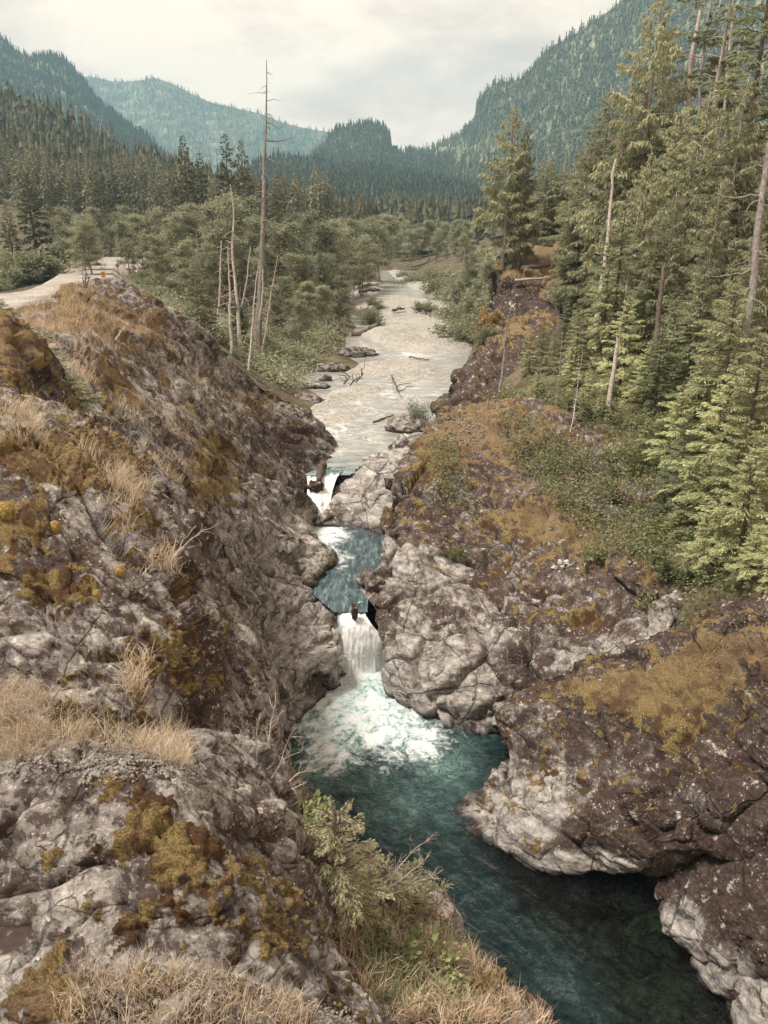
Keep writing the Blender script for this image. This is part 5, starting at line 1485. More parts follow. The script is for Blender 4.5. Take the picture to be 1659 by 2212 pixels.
# ---- trees of the valley middle
BEHIND = [
    (DCF[0], 395, 292, 150, .8, 'dark pointed conifer rising left of the pair behind the alders'),
    (DCF[1], 432, 330, 155, .8, 'shorter dark conifer just right of the dark pointed one'),
    (DCF[2], 482, 288, 150, .85, 'dark conifer left of the pair behind the tall snag'),
    (DCF[0], 518, 300, 148, .8, 'dark conifer right of the pair behind the tall snag'),
    (DCF[1], 595, 380, 130, .8, 'dark conifer immediately right of the tall snag'),
    (DCF[2], 680, 430, 150, .7, 'small dark conifer over the alders left of the river'),
    (DCF[0], 772, 408, 150, .7, 'dark conifer with a clean point above the far river bend'),
    (DCF[1], 735, 440, 170, .7, 'small conifer beside the clean-pointed one above the river bend'),
    (DCF[1], 50, 370, 110, 1.0, 'nearly black conifer at the left above the gravel road'),
    (DCF[0], 12, 440, 105, 1.0, 'black-green conifer cut by the left edge'),
    (DCF[0], 345, 430, 112, .9, 'dark conifer among the alders nearest the road'),
    (DCF[1], 405, 415, 118, .85, 'dark conifer among the alders below the pointed one'),
    (DCF[2], 455, 400, 108, .85, 'dark conifer among the alders left of the dead alder'),
    (DCF[0], 620, 440, 112, .8, 'dark conifer among the alders right of the tall snag'),
    (DCF[1], 655, 420, 125, .8, 'taller dark conifer among the alders right of the tall snag'),
    (DCF[2], 560, 400, 120, .75, 'dark conifer hidden behind the tall snag'),
    (DCF[0], 275, 420, 135, .9, 'dark conifer behind the far bend of the road'),
    (DCF[1], 230, 400, 150, .9, 'dark conifer high behind the road signs'),
    (DCF[2], 700, 450, 118, .8, 'dark conifer nearest the river on the left bank'),
    (DCF[1], 315, 470, 96, .9, 'dark conifer at the edge of the grassy road bank'),
    (DCF[0], 375, 475, 88, .9, 'dark conifer over the road bank nearer the dead stems'),
    (DCF[2], 590, 500, 82, .8, 'mid-height dark conifer just right of the tall snag foot'),
    (DCF[1], 640, 520, 84, .8, 'mid-height dark conifer half way from the snag to the river'),
    (DCF[0], 690, 540, 90, .8, 'dark conifer at the river corner of the left bank'),
    (DCF[1], 470, 470, 86, .85, 'dark conifer behind the white double stem'),
    (DCF[2], 110, 430, 120, .9, 'dark conifer behind the shrubs left of the road'),
]
for (pr, px, py, d, wf, lab) in BEHIND:
    put_at(pr, px, py, d, lab, 'conifer', 'dark conifers behind the alders', wf)

ALDERS = [
    ('alder in the leafy stand above the gravel road', [(130, 440, 118), (165, 455, 108), (205, 440, 145), (240, 452, 150), (20, 470, 150), (70, 455, 150), (-20, 480, 140), (100, 450, 160), (45, 430, 175), (270, 440, 165), (268, 470, 108), (300, 455, 112), (185, 470, 100)]),
    ('grey-green alder between the road and the tall snag', [(330, 440, 105), (362, 455, 95), (390, 430, 110), (420, 448, 98), (450, 425, 105), (478, 405, 92), (505, 415, 100), (345, 500, 84), (400, 510, 80), (440, 520, 78)]),
    ('alder right of the tall snag on the left river bank', [(560, 460, 98), (600, 470, 95), (635, 450, 104), (665, 445, 110), (690, 470, 100), (715, 465, 112), (740, 480, 118), (620, 540, 84), (660, 545, 86), (700, 540, 92), (575, 520, 88), (660, 600, 76), (700, 610, 82), (640, 640, 70), (590, 610, 72), (735, 590, 96), (620, 590, 78)]),
    ('dark alder shading the far bend of the river', [(765, 462, 130), (795, 470, 138), (820, 462, 150), (845, 455, 185), (780, 500, 122)]),
    ('small alder at the far end of the river', [(870, 470, 210), (900, 478, 215), (930, 470, 200), (960, 475, 195), (985, 470, 180), (1010, 472, 165), (885, 490, 195), (945, 492, 185), (1000, 500, 150)]),
    ('alder leaning over the gravel bars from the right bank', [(1020, 540, 110), (1050, 560, 96), (1000, 575, 112), (990, 520, 165), (1020, 515, 150), (1045, 518, 140), (965, 535, 175), (1012, 548, 128), (1060, 545, 118), (1035, 600, 88), (985, 612, 105), (1062, 610, 80), (1015, 640, 84)]),
]
k = 0
for lab, lst in ALDERS:
    lst.sort()
    for j, (px, py, d) in enumerate(lst):
        put_at(ALD[k % 4], px, py, d, lab + ', ' + ORD[j] + ' from the left', 'alder', 'trees: ' + lab, RNG.uniform(0.85, 1.2)); k += 1
put_at(CED[0], 420, 555, 55, 'bushy cedar with hanging sprays left of the dead white stems', 'conifer', None, 1.35)
put_at(MAP, 505, 640, 60, 'dark broadleaf maple among the dead stems under the tall snag', 'tree')
put_at(MAP, 735, 620, 88, 'rounded willow-like tree at the corner of the gravel bars', 'tree', None, .8)

# ---- shrub banks
SHRUBS = [
    (SHR, 'green shrub on the left bank above the wet rock point', [(560, 700, 66), (600, 690, 72), (640, 700, 76), (680, 705, 80), (700, 730, 74), (620, 740, 66), (660, 745, 70), (570, 760, 60), (590, 790, 57), (620, 790, 62), (665, 765, 70), (540, 720, 64), (720, 700, 84), (600, 835, 54), (575, 840, 52), (735, 690, 92), (600, 655, 85), (650, 660, 90), (690, 660, 95), (560, 650, 80)]),
    (WIL, 'silvery willow shrub beside the slab', [(505, 745, 55), (530, 775, 54), (490, 740, 57), (560, 810, 52), (585, 835, 51), (610, 860, 50), (640, 860, 50)]),
    (SHR, 'shrub on the grassy bank below the gravel road', [(270, 600, 80), (300, 595, 84), (330, 610, 78), (280, 625, 66), (310, 640, 60), (340, 650, 60), (250, 615, 70), (360, 640, 64), (375, 670, 58), (320, 575, 95), (350, 580, 92), (300, 655, 56)]),
    (SHR, 'leafy roadside shrub at the left above the road', [(20, 520, 100), (50, 535, 100), (0, 560, 96), (80, 540, 104), (95, 565, 108), (120, 552, 135), (150, 545, 150), (30, 585, 98), (60, 580, 102), (-20, 590, 92), (185, 540, 170), (0, 600, 93)]),
    (SHR, 'low green bush on the far right gravel bank', [(905, 578, 150), (935, 574, 145), (965, 574, 140), (985, 590, 120), (880, 580, 165), (950, 590, 130)]),
    (SHR, 'shrub under the leaning alders on the right bank', [(980, 640, 95), (1005, 650, 88), (1030, 665, 78), (1050, 680, 72), (1000, 680, 80)]),
]
k = 0
for prs, lab, lst in SHRUBS:
    lst.sort()
    for j, (px, py, d) in enumerate(lst):
        put_at(prs[k % len(prs)], px, py, d, lab + ', ' + ORD[j] + ' from the left', 'shrub', 'shrubs: ' + lab, RNG.uniform(1.0, 1.5)); k += 1
def put_on(pr, px, py, patch_d, s, label, cat='shrub', group=None, sw=None):
    q = P(px, py, patch_d)
    return put(pr, q, s, sw, RNG.uniform(0, 6.28), label, cat, group)


q = Pz(918, 676, 4.3); put(SHR[0], q, 1.3, 1.7, 1.0, 'round bush alone on the upper gravel bar beside the stump', 'shrub')
q = Pz(800, 704, 4.2); put(SHR[1], q, 1.7, 1.5, 2.0, 'bush growing against the big stranded log', 'shrub')
q = Pz(806, 660, 4.3); put(SHR[2], q, 0.9, 1.2, 2.0, 'tiny bush on the left of the upper gravel bar', 'shrub')
q = Pz(818, 668, 4.3); put(SHR[1], q, 0.5, 0.9, 3.0, 'smallest bush on the left of the upper gravel bar', 'shrub')
put_on(WIL[0], 905, 912, 47.0, 0.9, 'grey-green bush on the low jagged rock of the right bank')
put_on(SHR[1], 1052, 735, 57, 0.9, 'green bush on the brow of the dark cliff')
put_on(AUT, 1052, 715, 60, 1.5, 'orange autumn bush at the top of the dark cliff')

# ---- conifers of the near left hill: 300 largest as trees, the rest one mass
def mid_conifer(seed):
    r = np.random.RandomState(seed); V = []; CV, CQ, off = [], [], 0
    h = 20.0
    tr = MB(); tr.tube([(0, 0, -1), (0, 0, h * .5), (0, 0, h)], [0.3, 0.18, 0.03], 5)
    az = 0
    for k in range(100):
        t = (k + r.rand()) / 100; z = h * (0.08 + 0.91 * t); az += 2.4 + r.normal(0, .4)
        L = 4.3 * (1 - t) ** 0.9 * r.uniform(.55, 1.15) + .15
        u = np.array([math.cos(az), math.sin(az), 0])
        n = max(3, int(L * 3.6))
        ss = r.uniform(.15, 1, n)
        pp = np.array([0, 0, z]) + u * (L * ss)[:, None] + r.normal(0, .16 * L, (n, 3)) * np.array([1, 1, .3])
        pp[:, 2] -= L * .32 * ss ** 2
        D = unit(u * .8 + np.array([0, 0, -.3]) + r.normal(0, .4, (n, 3)))
        S = unit(np.cross(D, np.array([0, 0, 1.0]) + r.normal(0, .5, (n, 3))))
        Ls = r.uniform(.7, 1.5, n) * min(1.0, .3 + L / 2.6)
        v, q = leaf_quads(pp, D, S, Ls, Ls * .5, .15); CV.append(v); CQ.append(q + off); off += len(v)
    CVa, CQa = np.concatenate(CV), np.concatenate(CQ)
    tv, tq, tt = tr.get()
    V = np.concatenate([CVa, tv]); Qa = np.concatenate([CQa, tq + len(CVa)])
    mi = np.concatenate([np.zeros(len(CQa), int), np.ones(len(tq), int)])
    return new_mesh('hill_conifer', V, Qa, None, [M['dark_conifer'], M['bark_pale']], midx=mi, smooth_=False)


MID = [mid_conifer(300 + i) for i in range(5)]
rng = np.random.RandomState(11)
pts = surface_points(g_lh, 1500, rng)
pj = project(pts)
ok = (pj[:, 0] > -60) & (pj[:, 0] < 720)
pts = pts[ok]; pj = pj[ok]
order = np.argsort(pj[:, 2])
hh = rng.uniform(10, 19, len(pts)) * (1 + .3 * fbm(pts / 40, 2))
near = order[:300]; far = order[300:]
for i in near:
    o = link('hill_conifer', MID[i % 5], pts[i], 'dark green conifer standing in the forest on the near left hillside', 'conifer', 'conifers on the near left hill', rot=(0, 0, rng.uniform(0, 6.28)))
    s = hh[i] / 20; w = s * rng.uniform(.8, 1.15); o.scale = (w, w, s)
V, T = instance_mesh([far_tree_proto(40 + i, 8, 9) for i in range(4)], pts[far], hh[far], np.full(len(far), 1.0), rng)
link('forest', new_mesh('forest', V, None, T, [M['dark_conifer']], smooth_=False), label='dark conifer forest along the crest of the near left hill', cat='forest', kind='stuff')
# flat valley forest beyond the river bend
rng = np.random.RandomState(12)
n = 420
px = rng.uniform(560, 1120, n); dd = rng.uniform(230, 420, n)
X = (px - 829.5) / FPX * dd; Z = ground_z(X, dd)
V, T = instance_mesh([far_tree_proto(60 + i, 8, 9) for i in range(4)], np.stack([X, dd, Z], 1), rng.uniform(9, 16, n), rng.uniform(.9, 1.3, n), rng)
link('forest', new_mesh('forest', V, None, T, [M['dark_conifer']], smooth_=False), label='band of dark trees on the valley floor behind the river bend', cat='forest', kind='stuff')

# ------------------------------------------------------------------ placing things on the surfaces
def patch_points(pname, poly, n, seed, minup=-0.2):
    V, N, pj = PATCH[pname]
    m = inside(poly, pj[:, 0], pj[:, 1]) & (N[:, 2] > minup) & (((V - CAM) * N).sum(1) < 0.05 * pj[:, 2])
    idx = np.where(m)[0]
    if len(idx) == 0: return np.zeros((0, 3)), np.zeros((0, 3))
    r = np.random.RandomState(seed)
    k = r.choice(idx, n)
    return V[k] + r.normal(0, 0.02, (n, 3)), N[k]


def surf(pname, px, py):
    V, N, pj = PATCH[pname]
    front = ((V - CAM) * N).sum(1) < 0
    dist = np.hypot(pj[:, 0] - px, pj[:, 1] - py) + np.where(front, 0, 60) + pj[:, 2] * 4
    return V[np.argmin(dist)].copy()


def ground_hit(px, py):
    d = np.linspace(14, 140, 600)
    p = CAM + ray(px, py)[None] * d[:, None]
    g = ground_z(p[:, 0], p[:, 1])
    k = np.argmax(p[:, 2] < g)
    return p[k] if p[k][2] < g[k] else None


def ground_points(poly, n, seed):
    r = np.random.RandomState(seed); poly = np.array(poly, float)
    lo, hi = poly.min(0), poly.max(0)
    q = r.uniform(lo, hi, (n * 3, 2)); q = q[inside(poly, q[:, 0], q[:, 1])][:n]
    out = [ground_hit(*a) for a in q[::6]]
    out = np.array([o for o in out if o is not None])
    k = r.randint(0, len(out), n)
    p = out[k] + np.concatenate([r.normal(0, 0.5, (n, 2)), np.zeros((n, 1))], 1)
    p[:, 2] = ground_z(p[:, 0], p[:, 1])
    return p, np.tile([0, 0, 1.0], (n, 1))


def blades(p, N, seed, length, width, per=7, lean=0.55, spread=0.05, hang=0.35):
    r = np.random.RandomState(seed)
    n = len(p) * per
    P0 = np.repeat(p, per, 0) + r.normal(0, spread, (n, 3)) * np.array([1, 1, 0.2])
    a = np.repeat(r.uniform(0, 6.28, len(p)), per) + r.normal(0, 1.0, n)
    ln = length * np.repeat(r.uniform(0.6, 1.2, len(p)), per) * r.uniform(0.45, 1.25, n)
    le = np.abs(r.normal(lean, 0.35, n))
    H = np.stack([np.cos(a), np.sin(a), np.zeros(n)], 1)
    up = unit(np.array([0, 0, 1.0]) + 0.35 * np.repeat(N, per, 0))
    D1 = unit(up + H * (le * 0.6)[:, None]); D2 = unit(up * (1 - hang * le)[:, None] + H * (le * 1.5)[:, None])
    mid = P0 + D1 * (ln * 0.5)[:, None]; tip = mid + D2 * (ln * 0.5)[:, None]
    S = unit(np.cross(D1, r.normal(0, 1, (n, 3))))
    w = (width * r.uniform(0.6, 1.3, n))[:, None]
    V = np.stack([P0 - S * w / 2, P0 + S * w / 2, mid + S * w * .42, mid - S * w * .42, tip], 1).reshape(-1, 3)
    b = np.arange(n)[:, None] * 5
    return V, b + np.array([[0, 1, 2, 3]]), b + np.array([[3, 2, 4]])


def grass(pts_list, seed, length, width, label, mat='straw', per=7, lean=0.55, spread=0.05, name='dry_grass'):
    mb = MB()
    for i, (p, N) in enumerate(pts_list):
        if len(p): mb.add(*blades(p, N, seed + i, length, width, per, lean, spread))
    return link(name, mb.mesh(name, [M[mat]], smooth_=False), label=label, cat='grass', kind='stuff')


RO = 'rock_outcrop'
BENCH, SLOPE, BLUFF, STEP, SHOULD, SLAB, BIG = 'rock_outcrop.001', 'rock_outcrop', 'rock_bluff', 'rock_step', 'rock_shoulder', 'rock_slab', 'rock_bluff.001'
PATCHB = 'boulder'

grass([patch_points(BENCH, [(-60, 1470), (120, 1500), (260, 1540), (420, 1600), (400, 1660), (250, 1625), (100, 1640), (-60, 1660)], 480, 1, 0.2),
       patch_points(BENCH, [(-60, 1450), (100, 1500), (200, 1530), (200, 1600), (-60, 1620)], 260, 2, 0.2)], 10, 0.22, 0.0034,
      'bed of dry straw grass on the bench under the near left bluff', 'straw_pale', 8, 0.8, 0.035)
grass([patch_points(BENCH, [(150, 2080), (420, 2100), (640, 2170), (700, 2230), (120, 2230)], 520, 3, 0.1)], 20, 0.16, 0.0032,
      'sparse dry straw grass on gravel at the bottom edge of the ledge', 'straw_pale', 6, 0.6, 0.03)
grass([patch_points(SLOPE, [(540, 1600), (600, 1640), (690, 1760), (760, 1900), (940, 1950), (1000, 2050), (1180, 2220), (820, 2220), (700, 2050), (620, 1850)], 1500, 4, -0.1),
       patch_points(SLOPE, [(820, 2010), (990, 2050), (1180, 2220), (860, 2220)], 600, 5, -0.1)], 30, 0.22, 0.0055,
      'tangled dry straw grass over the steep slope above the pool', 'straw', 7, 0.9, 0.06)
grass([patch_points(SLOPE, [(560, 1640), (690, 1790), (760, 1900), (930, 1960), (1000, 2060), (1100, 2200), (820, 2200), (650, 1900)], 420, 6, -0.1)], 34, 0.26, 0.016,
      'olive leafy weeds among the straw on the steep slope', 'salal_leaf', 6, 0.8, 0.05, name='weeds')
grass([patch_points(BLUFF, [(150, 960), (260, 1000), (330, 1070), (300, 1100), (200, 1020)], 120, 7),
       patch_points(BLUFF, [(250, 1020), (300, 1040), (290, 1080), (230, 1050)], 70, 17),
       patch_points(BLUFF, [(330, 1190), (380, 1200), (370, 1260), (310, 1240)], 70, 8),
       patch_points(BLUFF, [(270, 1420), (330, 1420), (310, 1520), (270, 1500)], 40, 9),
       patch_points(BLUFF, [(220, 1080), (290, 1090), (270, 1180), (220, 1150)], 30, 10),
       patch_points(BLUFF, [(-20, 880), (80, 900), (100, 960), (-20, 970)], 120, 11),
       patch_points(STEP, [(-20, 850), (120, 880), (190, 930), (200, 990), (80, 950), (-20, 930)], 90, 12)], 40, 0.26, 0.0052,
      'pale dry grass tufts rooted in the cracks of the near left bluff', 'straw_pale', 9, 0.75, 0.03)
grass([patch_points(SLAB, [(40, 650), (170, 610), (240, 650), (330, 700), (300, 760), (150, 760), (60, 740)], 650, 13),
       patch_points(SLAB, [(100, 740), (200, 780), (180, 880), (230, 960), (150, 930), (100, 820)], 420, 14),
       patch_points(SLAB, [(160, 930), (260, 960), (370, 1060), (380, 1120), (250, 1040)], 420, 15),
       patch_points(SLAB, [(250, 860), (420, 900), (430, 960), (270, 930)], 120, 16),
       patch_points(SLAB, [(360, 740), (560, 850), (620, 900), (520, 890), (350, 790)], 160, 18),
       patch_points(SLAB, [(300, 960), (430, 1000), (420, 1060), (330, 1030)], 110, 19)], 50, 0.30, 0.009,
      'dry straw grass over the mound and gullies of the sloping slab', 'straw', 7, 0.7, 0.10)
grass([patch_points(BIG, [(1010, 870), (1160, 870), (1300, 960), (1440, 1040), (1400, 1220), (1250, 1180), (1150, 1050), (1000, 960)], 1100, 20),
       ground_points([(1100, 870), (1350, 860), (1560, 1000), (1560, 1250), (1420, 1260), (1300, 1150), (1200, 1000)], 1300, 21)], 60, 0.24, 0.012,
      'rust-coloured dry grass and moss over the open slope on the right', 'straw', 6, 0.8, 0.12)
grass([ground_points([(240, 600), (330, 600), (420, 680), (480, 740), (400, 720), (300, 650)], 900, 22)], 70, 0.7, 0.05,
      'tall green and straw grass on the bank right of the gravel road', 'shrub_leaf', 7, 0.5, 0.3, name='bank_grass')
grass([ground_points([(0, 660), (90, 640), (230, 610), (250, 640), (100, 680), (0, 700)], 320, 23)], 74, 0.6, 0.03,
      'straw grass along the road edge behind the mound', 'straw', 7, 0.5, 0.25)


def ground_cover(pts_list, seed, leaf, label, mat, name='undergrowth', per=9, hgt=0.35, spread=0.22):
    r = np.random.RandomState(seed); mb = MB()
    for p, N in pts_list:
        n = len(p) * per
        q = np.repeat(p, per, 0) + r.normal(0, spread, (n, 3)) * np.array([1, 1, .2]) + np.stack([np.zeros(n), np.zeros(n), r.uniform(0, hgt, n)], 1)
        D = unit(r.normal(0, 1, (n, 3)) * np.array([1, 1, .5]) + np.array([0, 0, .25]))
        S = unit(np.cross(D, np.array([0, 0, 1.0]) + r.normal(0, .5, (n, 3))))
        L = leaf * r.uniform(.6, 1.4, n)
        mb.add(*leaf_quads(q, D, S, L, L * .6, .1))
    return link(name, mb.mesh(name, [M[mat]], smooth_=False), label=label, cat='undergrowth', kind='stuff')


ground_cover([ground_points([(1080, 850), (1300, 800), (1680, 800), (1680, 1280), (1520, 1290), (1400, 1230), (1260, 1060)], 2600, 31),
              ground_points([(1180, 930), (1560, 930), (1560, 1180), (1400, 1160), (1250, 1050)], 900, 131),
              patch_points(BIG, [(1130, 960), (1300, 980), (1440, 1060), (1440, 1220), (1300, 1200), (1180, 1080)], 700, 32),
              patch_points(BIG, [(1080, 900), (1200, 920), (1260, 1010), (1180, 1060), (1100, 1000)], 260, 132),
              patch_points(BIG, [(930, 940), (1000, 990), (1010, 1130), (940, 1060)], 160, 33)], 80, 0.11,
             'low dark green salal and fern cover under the right-hand conifers', 'salal_leaf', per=12, hgt=0.5, spread=0.3)
ground_cover([ground_points([(520, 690), (750, 640), (750, 700), (670, 790), (610, 850), (520, 770), (400, 700)], 4600, 34),
              ground_points([(180, 560), (320, 580), (480, 700), (380, 720)], 700, 35)], 90, 0.20,
             'dense green understorey between the slab and the river', 'alder_leaf', hgt=0.9, spread=0.6)
ground_cover([ground_points([(300, 545), (760, 560), (1080, 560), (1080, 700), (980, 650), (860, 570), (760, 600), (500, 640)], 2200, 36)], 94, 0.45,
             'green understorey below the alders of the valley', 'alder_leaf', hgt=2.2, spread=1.2)

# leafy shrubs one can tell apart on the right slope
lst = [(1140, 890), (1190, 900), (1100, 880), (1240, 880), (1290, 900), (1340, 920), (1400, 930), (1460, 960), (1330, 1000), (1390, 1030), (1240, 990), (1200, 1000), (1290, 1060),
       (1350, 1080), (1440, 1070), (1490, 1130), (1420, 1150), (1340, 1150), (1530, 1180), (1470, 1250), (1380, 1330), (1170, 950)]
lst.sort()
for i, (px, py) in enumerate(lst):
    q = ground_hit(px, py)
    s = RNG.uniform(0.8, 1.5)
    put(SAL[i % 3], q, s, s * 1.3, RNG.uniform(0, 6.28), 'leafy green shrub on the right slope, %s from the left' % ORD[i], 'shrub', 'leafy shrubs on the right slope')
for px, py, s, lab in [(1275, 1215, .9, 'pale green shrub in the rock gully above the pale wall'), (1420, 1350, 1.0, 'green shrub in the gully behind the huge overhanging boulder'),
                       (985, 1215, .8, 'dark green shrub clinging to the foot of the dark bluff')]:
    pn = BIG
    put(SAL[0], surf(pn, px, py), s, s, RNG.uniform(0, 6), lab, 'shrub')

# ------------------------------------------------------------------ dead trees
def snag(base, top, r0, r1, label, nbr=8, blen=1.2, seed=0, mat='dead_wood', flare=1.5, cat='dead tree', name='dead_tree', sides=9, bend=0.014, droop=-0.3, limbs=(), tmin=.3, broken=True):
    r = np.random.RandomState(seed)
    A, B = np.array(base, float), np.array(top, float); H = np.linalg.norm(B - A)
    n = 16; t = np.linspace(0, 1, n)
    sp = (B - A)[None] * t[:, None]
    w = np.cumsum(r.normal(0, bend * H / n * 3, (n, 2)), 0); w -= w[-1] * t[:, None]
    sp[:, :2] += w
    rad = (r0 * (1 - t) + r1 * t) * (1 + (flare - 1) * np.exp(-t * 16))
    V, Q, T = tube(sp, rad, sides)
    ang = np.arctan2(V[:, 1], V[:, 0])
    V = V + 0.16 * r0 * fbm(np.stack([V[:, 0] / r0, V[:, 1] / r0, V[:, 2] / (6 * r0)], 1) + seed, 3)[:, None] * np.array([1, 1, .3])
    if broken: V[-1] += np.array([r.normal(0, r1), r.normal(0, r1), r1 * 3])
    root = bpy.data.objects.new(name, None); COL.objects.link(root); root.location = A; root.empty_display_size = .3
    root['label'] = label; root['category'] = cat
    link('trunk', new_mesh('trunk', V, Q, T, [M[mat]]), parent=root)
    for k in range(nbr):
        tt = r.uniform(tmin, .97); o = np.array([np.interp(tt, t, sp[:, i]) for i in range(3)])
        a = r.uniform(0, 6.28); L = blen * r.uniform(.3, 1.2) * (1.15 - .7 * tt)
        u = np.array([math.cos(a), math.sin(a), r.uniform(-.25, .35)])
        s = np.linspace(0, 1, 6); ln = o + u * (L * s)[:, None]; ln[:, 2] += droop * L * s ** 2
        ln[1:] += r.normal(0, .04 * L, (5, 3))
        rb = min(0.5 * np.interp(tt, t, rad), .012 + .022 * L)
        link('branch', MB_tube(ln, np.linspace(rb, rb * .25, 6), mat), parent=root)
    for (tt, dx, dy, dz) in limbs:
        o = np.array([np.interp(tt, t, sp[:, i]) for i in range(3)])
        s = np.linspace(0, 1, 8); ln = o + np.array([dx, dy, 0]) * s[:, None]; ln[:, 2] += dz * s + .25 * abs(dx) * (s ** 2 - s)
        ln[1:] += r.normal(0, .02 * abs(dx), (7, 3))
        rb = .03 + .022 * abs(dx)
        link('branch', MB_tube(ln, np.linspace(rb, rb * .3, 8), mat), parent=root)
    return root


def MB_tube(ln, rr, mat):
    return new_mesh('branch', *tube(ln, rr, 5), mats=[M[mat]])


def gp(px, py, d):
    """a base point on the ground below a pixel at a depth"""
    q = P(px, py, d); q[2] = float(ground_z(q[0], q[1])[0]) - .3
    return q


snag(gp(546, 640, 62), P(576, 130, 62), 0.31, 0.028, 'very tall weathered snag with a thin bare spire rising above the left river bank', 26, 2.4, 1, 'dead_wood', 1.9, sides=12,
     limbs=[(.74, 2.1, .3, .1), (.68, 2.0, -.2, -.6), (.57, 1.6, .2, -.9), (.47, 2.0, .3, -1.6), (.40, 1.9, -.3, -1.9), (.33, 2.3, .2, -2.4), (.28, 2.0, .4, -2.2), (.80, 1.3, .1, -.5)], tmin=.2)
SN = [((503, 760, 55.5), (493, 535, 55.5), .19, .06, 'white double dead stem standing above the silvery willows', 9, 1.0, 'dead_wood_white'),
      ((511, 640, 60), (498, 400, 60), .26, .05, 'pale-barked dead alder left of the very tall snag', 12, 1.5, 'dead_wood_white'),
      ((536, 805, 54), (559, 560, 55), .13, .04, 'thin leaning white stem in front of the very tall snag', 5, .5, 'dead_wood_white'),
      ((563, 680, 61), (568, 585, 61), .2, .08, 'broken white stem just right of the tall snag foot', 5, .9, 'dead_wood_white'),
      ((580, 680, 63), (600, 552, 63), .15, .04, 'slim pale stem leaning right beside the tall snag', 5, .9, 'dead_wood_white'),
      ((474, 640, 62), (478, 522, 62), .18, .06, 'short crooked pale stem at the left of the dead stems', 6, .8, 'dead_wood_white'),
      ((525, 640, 63), (541, 535, 63), .16, .06, 'leaning pale stem touching the tall snag on its left', 4, .8, 'dead_wood_white'),
      ((424, 600, 72), (424, 500, 72), .1, .03, 'grey twiggy dead top above the bushy cedar', 9, 1.0, 'dead_wood'),
      ((1484, 330, 54), (1511, 32, 54), .36, .2, 'thick white broken-topped snag at the upper right', 9, 1.1, 'dead_wood_white'),
      ((1512, 330, 53), (1538, -40, 53), .24, .14, 'slim grey trunk just right of the broken-topped snag', 6, 1.2, 'dead_wood'),
      ((1560, 360, 51), (1588, -40, 51), .2, .12, 'white bare trunk with curved twigs near the top right', 8, 1.6, 'dead_wood_white'),
      ((1218, 420, 82), (1229, 220, 82), .2, .03, 'needle-thin grey snag against the right mountain', 6, .9, 'dead_wood'),
      ((1304, 580, 50.5), (1329, 348, 50.5), .3, .12, 'forked white trunk showing between the right-hand conifers', 10, 1.2, 'dead_wood_white'),
      ((1358, 620, 44.5), (1385, 430, 44.5), .08, .02, 'thin bare white leader poking from a green hemlock', 9, .5, 'dead_wood_white'),
      ((1323, 826, 37.5), (1335, 738, 37.5), .2, .14, 'short white broken stub on the shrubby slope', 0, .3, 'dead_wood_white'),
      ((1080, 840, 43.5), (1098, 682, 43.5), .13, .06, 'straight leaning grey pole at the brow of the cliff', 3, .4, 'dead_wood'),
      ((1238, 900, 37), (1258, 755, 37), .075, .015, 'twiggy dead sapling in the middle of the right slope', 22, .95, 'dead_wood_white'),
      ((1205, 860, 39), (1214, 735, 39), .06, .015, 'thin dead sapling left of the twiggy one', 12, .7, 'dead_wood'),
      ((1610, 760, 30.5), (1660, 325, 30.5), .27, .2, 'grey trunk with long bare branches at the right edge', 12, 1.3, 'dead_wood'),
      ((1424, 660, 38), (1433, 580, 38), .2, .15, 'brown rotten stump hidden among the hemlocks', 0, .3, 'bark'),
      ((213, 345, 380), (221, 232, 380), .45, .1, 'white needle snag on the left hill forest', 3, 3, 'dead_wood_white'),
      ((1130, 420, 82), (1133, 278, 82), .14, .04, 'thin dead spike in the slim cedar beside the tall cedar', 7, .8, 'dead_wood')]
for i, (b, t_, r0, r1, lab, nb, bl, mt) in enumerate(SN):
    A, T_ = P(*b), P(*t_)
    gz = float(ground_z(A[0], A[1])[0]) - .3
    if i != 20 and A[2] > gz: A = A + (A - T_) * min(1.5, (A[2] - gz) / (T_[2] - A[2]))
    lim = [(.86, -1.75, .2, -.05), (.62, -1.5, .3, -.35), (.5, -1.3, -.2, -.5), (.56, -1.4, -.5, -.4)] if 'right edge' in lab else ()
    snag(A, T_, r0 * .72, r1 * .6, lab, nb + 8, bl * 1.35, 50 + i, mt, 1.25, limbs=lim, bend=.02)


